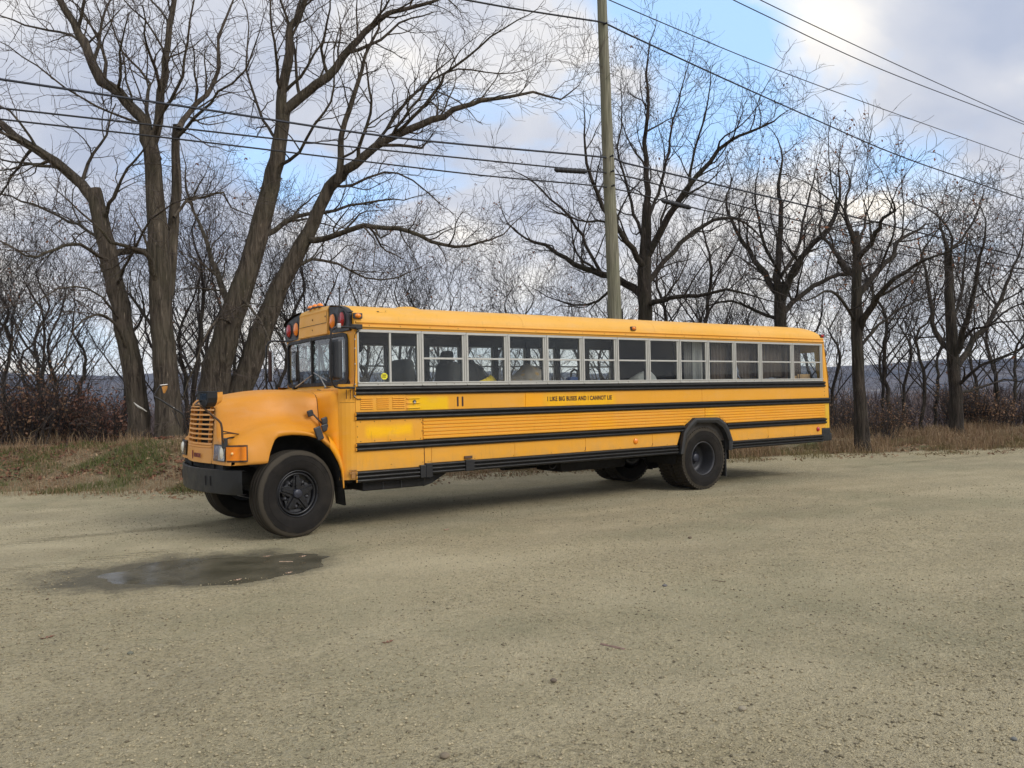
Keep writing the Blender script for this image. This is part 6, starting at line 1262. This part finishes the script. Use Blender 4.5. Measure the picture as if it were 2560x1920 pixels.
def litter(name, label, n, region, size, seed, mat, zadd=.015, clump=.4):
    r = np.random.RandomState(seed); x = r.uniform(region[0], region[1], n); d = r.uniform(region[2], region[3], n); sl = edge_y(x+.5)-edge_y(x-.5); y = edge_y(x)+d*np.sqrt(1+sl*sl); k = (fbm(x*1.1, y*1.1, 3, seed+5) > clump) & ((d > 0) | (r.uniform(0, 1, n) < .25)); x, y, d = x[k], y[k], d[k]; n = len(x); z = np.where(d < 0, .028, bank(x, y)+zadd+r.uniform(0, .03, n))
    a = r.normal(size=(n, 3)); a[:, 2] *= .35; a /= np.linalg.norm(a, axis=1, keepdims=True); b = np.cross(a, r.normal(size=(n, 3))*[.3, .3, 1]); b /= np.linalg.norm(b, axis=1, keepdims=True); s = size*r.uniform(.5, 1.3, (n, 1)); c = np.stack([x, y, z], -1)
    V = np.stack([c-a*s, c+b*s*.5+[0, 0, .008], c+a*s, c-b*s*.5+[0, 0, .008]], 1).reshape(-1, 3); o = npmesh(name, V, np.arange(n*4).reshape(-1, 4), mat, uvz=np.repeat(r.uniform(0, 1, n), 4)); o['kind'] = 'stuff'; tag(o, label, 'leaves')
litter('leaf_litter', 'fallen tan and brown leaves scattered over the verge', 27000, (-10, 34, -.5, 5.0), .045, 8, tinted('litter_tan', (.22, .13, .07), (.42, .30, .19), (.14, .08, .05), (.34, .22, .13)))
litter('rust_litter', 'thick rusty brown fallen leaves on the bank below the thicket', 30000, (-10, 9, 1.2, 7.5), .045, 18, rust, .02, .40)
# shrubs with rust coloured leaves
def shrub_meshes(seed, w, h, nl, ns):
    r = np.random.RandomState(seed); P_ = []; tips = []
    for k in range(ns):
        a = r.uniform(0, 6.28); rad = w*r.uniform(0, .5); x, y = math.cos(a)*rad*.6, math.sin(a)*rad*.6; L = h*r.uniform(.6, 1.05); dx, dy = math.cos(a)*r.uniform(.05, .5), math.sin(a)*r.uniform(.05, .5); pts = []
        for q in range(6):
            u = q/5; pts.append((x+dx*L*u+r.normal()*.03, y+dy*L*u+r.normal()*.03, -.15+L*u*(1-.12*u), .010*(1-.7*u)+.003))
        A = np.array(pts); P_.append(A)
        for q in range(2, 6):
            for _ in range(3):
                d = r.normal(size=3); d[2] = abs(d[2]); d /= np.linalg.norm(d); e = A[q, :3]+d*.28*h*.4; P_.append(np.array([[*A[q, :3], .004], [*((A[q, :3]+e)/2+r.normal(size=3)*.02), .0035], [*e, .003]])); tips.append(e); tips.append((A[q, :3]+e)/2)
    V, F = tubes(P_, 3); tips = np.array(tips); c = tips[r.randint(0, len(tips), nl)]+r.normal(size=(nl, 3))*[.12, .12, .10]; c[:, 2] = np.maximum(c[:, 2], .02)
    a = r.normal(size=(nl, 3)); a /= np.linalg.norm(a, axis=1, keepdims=True); b = np.cross(a, r.normal(size=(nl, 3))); b /= np.linalg.norm(b, axis=1, keepdims=True); s = .035*r.uniform(.6, 1.4, (nl, 1))
    LV = np.stack([c-a*s, c+b*s*.55, c+a*s, c-b*s*.55], 1).reshape(-1, 3); return (V, F), (LV, np.arange(nl*4).reshape(-1, 4), np.repeat(r.uniform(0, 1, nl), 4))
sv = []; tan = tinted('leaf_tan', (.16, .085, .05), (.28, .165, .095), (.12, .065, .045), (.34, .22, .13)); rust = tinted('leaf_thicket', (.11, .050, .038), (.20, .095, .065), (.30, .17, .12), (.085, .048, .042))
for k, (w, h, nl, ns) in enumerate(((1.9, 1.55, 1500, 50), (1.6, 1.25, 800, 44), (1.5, 1.8, 420, 46), (2.0, 1.2, 800, 50))):
    (V, F), (LV, LF, ti) = shrub_meshes(60+k, w, h, nl, ns); sv.append((npmesh('stems', V, F, tw2), npmesh('foliage', LV, LF, tan if k > 1 else rust, uvz=ti)))
for a, b in sv: b['kind'] = 'stuff'
su = set()
def shrub(k, x, y, s, rz, label, group=None):
    z = float(bank(np.array(x), np.array(y))); root = thing('shrub', label, 'shrub', (x, y, z), group, rz); root.scale = (s, s, s)
    for o in sv[k]:
        if o.name in su: c = o.copy(); sc.collection.objects.link(c)
        else: c = o; su.add(o.name)
        c.parent = root
for i in range(28):
    D = rg.uniform(19.0, 28); px = -330+i*22+rg.uniform(-14, 14)
    if px > 255: px = rg.uniform(-40, 245)
    p = T(px, 960, D); shrub(rg.choice((0, 1, 2, 3)), p[0], p[1], rg.uniform(.5, 1.5), rg.uniform(0, 6.28), 'brown shrub in the rusty thicket left of the leaning trunk', 'shrubs of the thicket left of the big trunks')
for px, D, k, s, lab in ((1905, 23.0, 2, .80, 'tan brown shrub right of the forked oak, in the dry grass'), (1950, 25.5, 3, .9, 'low rusty shrub between the forked oak and the upswept oak'), (2110, 27.5, 2, 1.0, 'thin brown shrub right of the upswept oak'), (2185, 29, 3, 1.1, 'dense rusty shrub at the right edge of the picture'),
                         (1830, 25, 2, .8, 'thin brown shrub seen just behind the rear corner of the bus'), (430, 23.0, 2, .75, 'thin brown shrub between the big trunks in front of the bus nose')):
    p = T(px, 960, D); shrub(k, p[0], p[1], s, rg.uniform(0, 6.28), lab)
for i in range(9):
    px = rg.uniform(1780, 2300); D = rg.uniform(27, 34); p = T(px, 930, D); z = float(far_h(np.array(p[0]), np.array(p[1]))); shrub(rg.choice((2, 3, 2)), p[0], p[1], rg.uniform(.6, 1.25), rg.uniform(0, 6.28), 'brown brushy shrub on the slope beyond the roadside oaks', 'shrubs on the slope right of the bus')
# torn white scrap caught on the leaning trunk
sm_ = simple('birch_white', (.62, .60, .55), .8, 0, .15, 9)
c = at(340, 1020, DA-.55); o = MB().grid([[(c[0]+.018*a+(.012*b if a else 0), c[1]+.004*b, c[2]+.0) for b in (0, 1)] for a in (0, 1)])
sp = [at(334, 1006, DA-.60), at(345, 1015, DA-.62), at(356, 1021, DA-.60), at(366, 1028, DA-.58)]; Vs = []
for q, hh_ in zip(sp, (.012, .045, .030, .018)): Vs.append([(q[0], q[1], q[2]+hh_*.4), (q[0]+.01, q[1]-.02, q[2]), (q[0], q[1], q[2]-hh_), (q[0], q[1]+.015, q[2]-hh_*.2)])
o = MB().grid([r_+[r_[0]] for r_ in Vs]).build('torn_scrap', sm_, None); tag(o, 'torn white scrap stuck to the leaning trunk left of the bus', 'scrap')
# ================================================================ POLE AND WIRES
pb = at(1537, 900, 20.2); gz = float(bank(np.array(pb[0]), np.array(pb[1]))); top = at(1498, -160, 20.2)
pol = thing('utility_pole', 'weathered wooden utility pole rising behind the middle of the bus', 'utility pole', (pb[0], pb[1], gz))
q0 = np.array([pb[0]+.07, pb[1], gz]); mid = at(1537, 795, 20.2)
t_ = NT('pole_wood'); n = t_.noise(2.0, 6, .6, t_.vec((14, 14, .6)), .3); cc = t_.mix(t_.ramp(n, (.35, 0), (.65, 1)), (.13, .125, .09), (.27, .255, .19)); cc = t_.mix(t_.ramp(t_.noise(3, 5, .6, t_.vec((30, 30, .5), (4, 4, 4))), (.60, 0), (.66, 1)), cc, (.06, .055, .04)); cc = t_.mix(t_.math('MULTIPLY', t_.ramp(t_.noise(1.3, 4), (.45, 0), (.7, 1)), .35), cc, (.20, .22, .13)); polem = t_.done(cc, .9, 0, t_.bump(n, .5, .01), .2)
A = resamp([(0.04, 0, -.5, .195), (*(mid-np.array([pb[0], pb[1], gz])), .168), (*((mid+top)/2-np.array([pb[0], pb[1], gz])), .140), (*(top-np.array([pb[0], pb[1], gz])), .105)], .4, random.Random(3), .002)
V, F = tubes([A], 20); npmesh('pole_shaft', V, F, polem, pol, smooth=True)
wire_m = simple('cable_black', (.012, .012, .014), .6, 0, .2, 4); wire_b = simple('cable_blue_black', (.020, .024, .036), .5, 0, .2, 4)
for py in (392, 430, 466, 62): 
    b = at(1509+(py-60)*.045, py, 20.2-.12)-np.array([pb[0], pb[1], gz]); MB().tube([b-np.array([.0, .10, 0]), b+np.array([0, .06, 0])], .018, 8).ball(b-np.array([0, .11, 0]), .03, 10, 6).build('cable_clamp', wire_m, pol)
for k in range(6):
    py = 350+k*47; s_ = (-1, 1)[k % 2]; b = at(1512+(py-60)*.045+s_*11, py, 20.2)-np.array([pb[0], pb[1], gz]); MB().tube([b, b+np.array([s_*.06, -.01, 0])], .010, 6).build('step_stub', wire_m, pol)
def cable(label, pts, r, mat=wire_m, cat='cable', name='overhead_cable'):
    """pts in photo pixels with depths; the sag comes from the points"""
    P_ = [np.array([*at(x, y, D), r]) for x, y, D in pts]; first = P_[0]+(P_[0]-P_[1])/max(1e-6, np.linalg.norm((P_[0]-P_[1])[:3]))*8; last = P_[-1]+(P_[-1]-P_[-2])/max(1e-6, np.linalg.norm((P_[-1]-P_[-2])[:3]))*25; first[3] = last[3] = r
    A = resamp([tuple(p) for p in [first]+P_+[last]], .8, random.Random(1), 0); o0 = A[len(A)//2, :3].copy(); V, F = tubes([np.column_stack([A[:, :3]-o0, A[:, 3]])], 6); o = npmesh(name, V, F, mat, None, smooth=True, loc=tuple(o0)); tag(o, label, cat, 'overhead cables on the pole'); return o
cable('topmost of the three thick cables running left from the pole', [(0, 198, 14.6), (520, 275, 16.3), (1000, 345, 18.1), (1509, 393, 20.05), (1560, 407, 20.4), (1900, 487, 22.8), (2250, 570, 25.6), (2560, 644, 28.5)], .023, wire_b)
cable('middle of the three thick cables running left from the pole', [(0, 270, 14.6), (430, 318, 16), (800, 359, 17.4), (1342, 414, 19.4), (1509, 431, 20.05), (1600, 449, 20.6), (1740, 487, 21.6), (2238, 610, 25.4), (2560, 674, 28.4)], .018)
cable('lowest of the three thick cables running left from the pole', [(0, 298, 14.6), (430, 346, 16), (800, 390, 17.4), (1200, 438, 18.9), (1509, 467, 20.05), (1640, 497, 20.8), (1800, 535, 21.9), (2238, 632, 25.3), (2560, 684, 28.4)], .017)
cable('twisted cable crossing the pole near its top', [(1100, -12, 18.4), (1300, 24, 19.2), (1470, 50, 19.95), (1512, 58, 20.08), (1560, 81, 20.8), (1800, 192, 24), (2030, 295, 28.5), (2250, 390, 30), (2560, 498, 34)], .021)
cable('thin wire high to the right of the pole', [(1480, -22, 22.5), (1560, 16, 23.6), (1900, 158, 28), (2200, 270, 33.5), (2560, 398, 41)], .015)
cable('lower of the two thin wires at the upper right corner', [(1790, -22, 23.2), (1900, 32, 24.5), (2200, 172, 29), (2560, 311, 36)], .015)
cable('upper of the two thin wires at the upper right corner', [(1860, -20, 24.5), (1980, 38, 26), (2250, 165, 31), (2560, 305, 38)], .015)
def closure(label, a, b, r):
    a, b = at(*a), at(*b); root = thing('splice_case', label, 'cable splice case', tuple((a+b)/2), 'splice cases hung on the cables'); d = (b-a); L = np.linalg.norm(d); u = d/L; c = (a+b)/2
    pts = [tuple(a-c), tuple(a-c+u*.06), tuple(b-c-u*.06), tuple(b-c)]; m = MB().tube(pts, [r*.45, r, r, r*.45], 14); m.build('case_body', wire_m, root)
    for k in range(7): q = a-c+d*(.1+.8*k/6); MB().tube([tuple(q-u*.012), tuple(q+u*.012)], r*1.10, 12).build('case_clip', wire_b, root)
closure('black splice case hanging on the middle cable just left of the pole', (1386, 424, 19.55), (1468, 429, 19.85), .062)
closure('black splice case hanging on the lowest cable right of the pole', (1654, 501, 20.85), (1727, 520, 21.4), .058)
# ================================================================ SMALL THINGS ON THE GRAVEL
def pebbles():
    r = np.random.RandomState(9); n = 66000; D = 2.6+11*r.uniform(0, 1, n)**1.35; u = r.uniform(-.72, .72, n); x = D*(CW[0]+u*CR[0]); y = D*(CW[1]+u*CR[1]); ok = (edge_d(x, y) < -.2); dens = fbm(x*.9, y*.9, 3, 14)+.25*r.uniform(-1, 1, n) > .42; ok &= dens
    ok &= ~((np.abs(x-PUD[0]) < 1.2) & (np.abs(y-PUD[1]) < .75)); x, y = x[ok], y[ok]; n = len(x); s = .0028+.0085*r.uniform(0, 1, n)**4+.0028*r.uniform(0, 1, n)
    O = np.array([(1, 0, 0), (-1, 0, 0), (0, 1, 0), (0, -1, 0), (0, 0, 1), (0, 0, -1)], float); V = O[None]*s[:, None, None]*(1+.35*r.normal(size=(n, 6, 1)).clip(-1, 1)); V[..., 2] *= .55; a = r.uniform(0, 6.28, n); c_, s_ = np.cos(a), np.sin(a); X = V[..., 0]*c_[:, None]-V[..., 1]*s_[:, None]; Y = V[..., 0]*s_[:, None]+V[..., 1]*c_[:, None]
    z = .022*(fbm(x*1.1, y*1.1, 4, 2)-.47)+.014*(fbm(x*6, y*6, 3, 12)-.47); V = np.stack([X+x[:, None], Y+y[:, None], V[..., 2]+(z+s*.25)[:, None]], -1).reshape(-1, 3)
    f = np.array([(0, 2, 4), (2, 1, 4), (1, 3, 4), (3, 0, 4), (2, 0, 5), (1, 2, 5), (3, 1, 5), (0, 3, 5)]); F = (f[None]+(np.arange(n)*6)[:, None, None]).reshape(-1, 3)
    m = tinted('pebble_mix', (.13, .11, .075), (.36, .305, .19), (.46, .39, .25), (.26, .22, .14), (.50, .43, .28), (.19, .165, .11)); o = npmesh('pebbles', V, F, m, smooth=True, uvz=np.repeat(r.uniform(0, 1, n)**1.3, 6)); o['kind'] = 'stuff'; tag(o, 'loose pebbles scattered over the gravel lot', 'pebbles')
pebbles()
def gp(px, py, z=0.0):
    v = CW+(px-1280)/F_PX*CR-(py-960)/F_PX*CU; t = (z-CAM_H)/v[2]; return (t*v[0], t*v[1], z)
leafm = simple('leaf_brown', (.21, .105, .065), .8, 0, .3, 20); leafp = simple('leaf_pale', (.50, .34, .24), .7, 0, .2, 20); leafk = simple('leaf_dark', (.10, .055, .035), .8, 0, .3, 20)
def curled_leaf(px, py, L, mat, label, rz=0, cat='leaf', z=.0, flat=.3):
    """lobed dry leaf with a curled rim"""
    out = [(-1, 0), (-.7, .22), (-.55, .16), (-.35, .42), (-.15, .22), (.1, .46), (.3, .22), (.55, .32), (.7, .12), (1, 0), (.7, -.12), (.55, -.32), (.3, -.22), (.1, -.46), (-.15, -.22), (-.35, -.42), (-.55, -.16), (-.7, -.22)]
    V = [(x*L, y*L, abs(y)*L*.75*flat*2+abs(x)**2*L*.25+.004) for x, y in out]+[(-.5*L, 0, .004), (0, 0, .003), (.5*L, 0, .004)]; n = len(out); F = []
    for i in range(n):
        mx = (out[i][0]+out[(i+1) % n][0])/2; c = n+(0 if mx < -.25 else 1 if mx < .3 else 2); F.append((i, (i+1) % n, c))
    pass
    # thickness from a copy just below
    m = MB().add(V, F).add([(x, y, z_-.0015) for x, y, z_ in V], F); o = m.build('fallen_leaf', mat, None, recalc=False, loc=gp(px, py, z)); o.rotation_euler = (0, 0, rz); tag(o, label, cat); return o
curled_leaf(119, 1597, .052, leafm, 'curled brown leaf at the lower left of the gravel', .4); curled_leaf(970, 1608, .048, leafm, 'flat red brown leaf on the gravel below the middle of the bus', .1); curled_leaf(1116, 1326, .060, leafp, 'pale pink brown leaf lying just in front of the bus side', .3)
curled_leaf(594, 1452, .045, leafp, 'orange brown leaf at the near edge of the puddle', .3, z=-.008); curled_leaf(667, 1393, .045, leafp, 'pale leaf at the upper edge of the puddle', 0, z=-.008); curled_leaf(757, 1393, .045, leafp, 'pale leaf at the right tip of the puddle', .2, z=0.0)
curled_leaf(722, 1434, .040, leafp, 'pinkish leaf near the right end of the puddle', .2, z=-.004); curled_leaf(1215+0, 1322+0, .018, leafk, 'tiny dark leaf scrap on the gravel beside the pale leaf', 1.0); curled_leaf(118, 1500, .030, leafk, 'small dark leaf left on the gravel below the puddle', 1.2)
def bar(px0, py0, px1, py1, r, mat, name, label, cat, sq=.45):
    a, b = Vector(gp(px0, py0, r*.5)), Vector(gp(px1, py1, r*.5)); c = (a+b)/2; d = (b-a); L = d.length; m = MB(); rows = []
    for k in range(7):
        u = k/6-.5; w = r*(1+.3*math.sin(k*2.1)); rows.append([(u*L, w*math.cos(t), w*sq*math.sin(t)+.002*math.sin(k*3)) for t in np.linspace(0, 2*math.pi, 7)])
    m.grid(rows, smooth=False).add(rows[0][:-1], [tuple(range(6))]).add(rows[-1][:-1], [tuple(range(6))]); o = m.build(name, mat, None, loc=c); o.rotation_euler = (0, 0, math.atan2(d.y, d.x)); tag(o, label, cat)
bar(1502, 1610, 1562, 1623, .013, simple('wood_grey_brown', (.20, .13, .10), .85, 0, .3, 20), 'wood_sliver', 'grey brown sliver of wood lying alone on the gravel', 'stick')
bar(698, 1404, 732, 1404, .006, leafp, 'twig', 'pale twig floating at the right of the puddle', 'twig'); bar(1788, 1451, 1812, 1455, .005, leafk, 'twig', 'thin dark twig on the gravel right of the dark stone', 'twig')
def stone(px, py, s, col, label):
    r = random.Random(px); V = []; rows = []
    for i in range(6):
        th = math.pi*i/5; rows.append([(s*(1+.2*r.random())*math.sin(th)*math.cos(k), s*(1+.2*r.random())*math.sin(th)*math.sin(k), s*.6*math.cos(th)+s*.4) for k in np.linspace(0, 2*math.pi, 9)[:-1]])
    rows = [q+[q[0]] for q in rows]; o = MB().grid(rows).build('stone', simple('stone_%d' % px if False else 'stone_tone', col, .9, 0, .2, 40), None, loc=gp(px, py)); tag(o, label, 'stone')
stone(1662, 1466, .020, (.16, .155, .15), 'dark grey stone on the gravel below the rear wheels'); stone(1725, 1346, .022, (.16, .12, .08), 'small brown stone below the rear wheel of the bus'); stone(1856, 1775, .020, (.30, .26, .19), 'tan stone near the bottom of the gravel, right of centre')
stone(326, 1636, .020, (.15, .15, .11), 'olive grey stone at the lower left of the gravel'); stone(1112, 1894, .022, (.20, .16, .11), 'brown stone at the very bottom of the picture'); stone(1384, 1704, .019, (.14, .11, .08), 'dark brown stone on the gravel below the wood sliver'); stone(2535, 1850, .014, (.15, .15, .14), 'dark stone in the lower right corner')
hz = MB().box(-4300, 4300, -4300, 4300, -110, 260); hm = bpy.data.materials.new('air'); hm.use_nodes = True; hn = hm.node_tree; hn.nodes.remove(hn.nodes['Principled BSDF'])
pv = hn.nodes.new('ShaderNodeVolumePrincipled'); pv.inputs['Color'].default_value = (.60, .72, .98, 1); pv.inputs['Density'].default_value = .00012; pv.inputs['Anisotropy'].default_value = 0.0; hn.links.new(pv.outputs[0], hn.nodes['Material Output'].inputs['Volume'])
o = hz.build('haze', hm, None); o['kind'] = 'stuff'; tag(o, 'thin blue haze over the far hills and valley', 'haze')
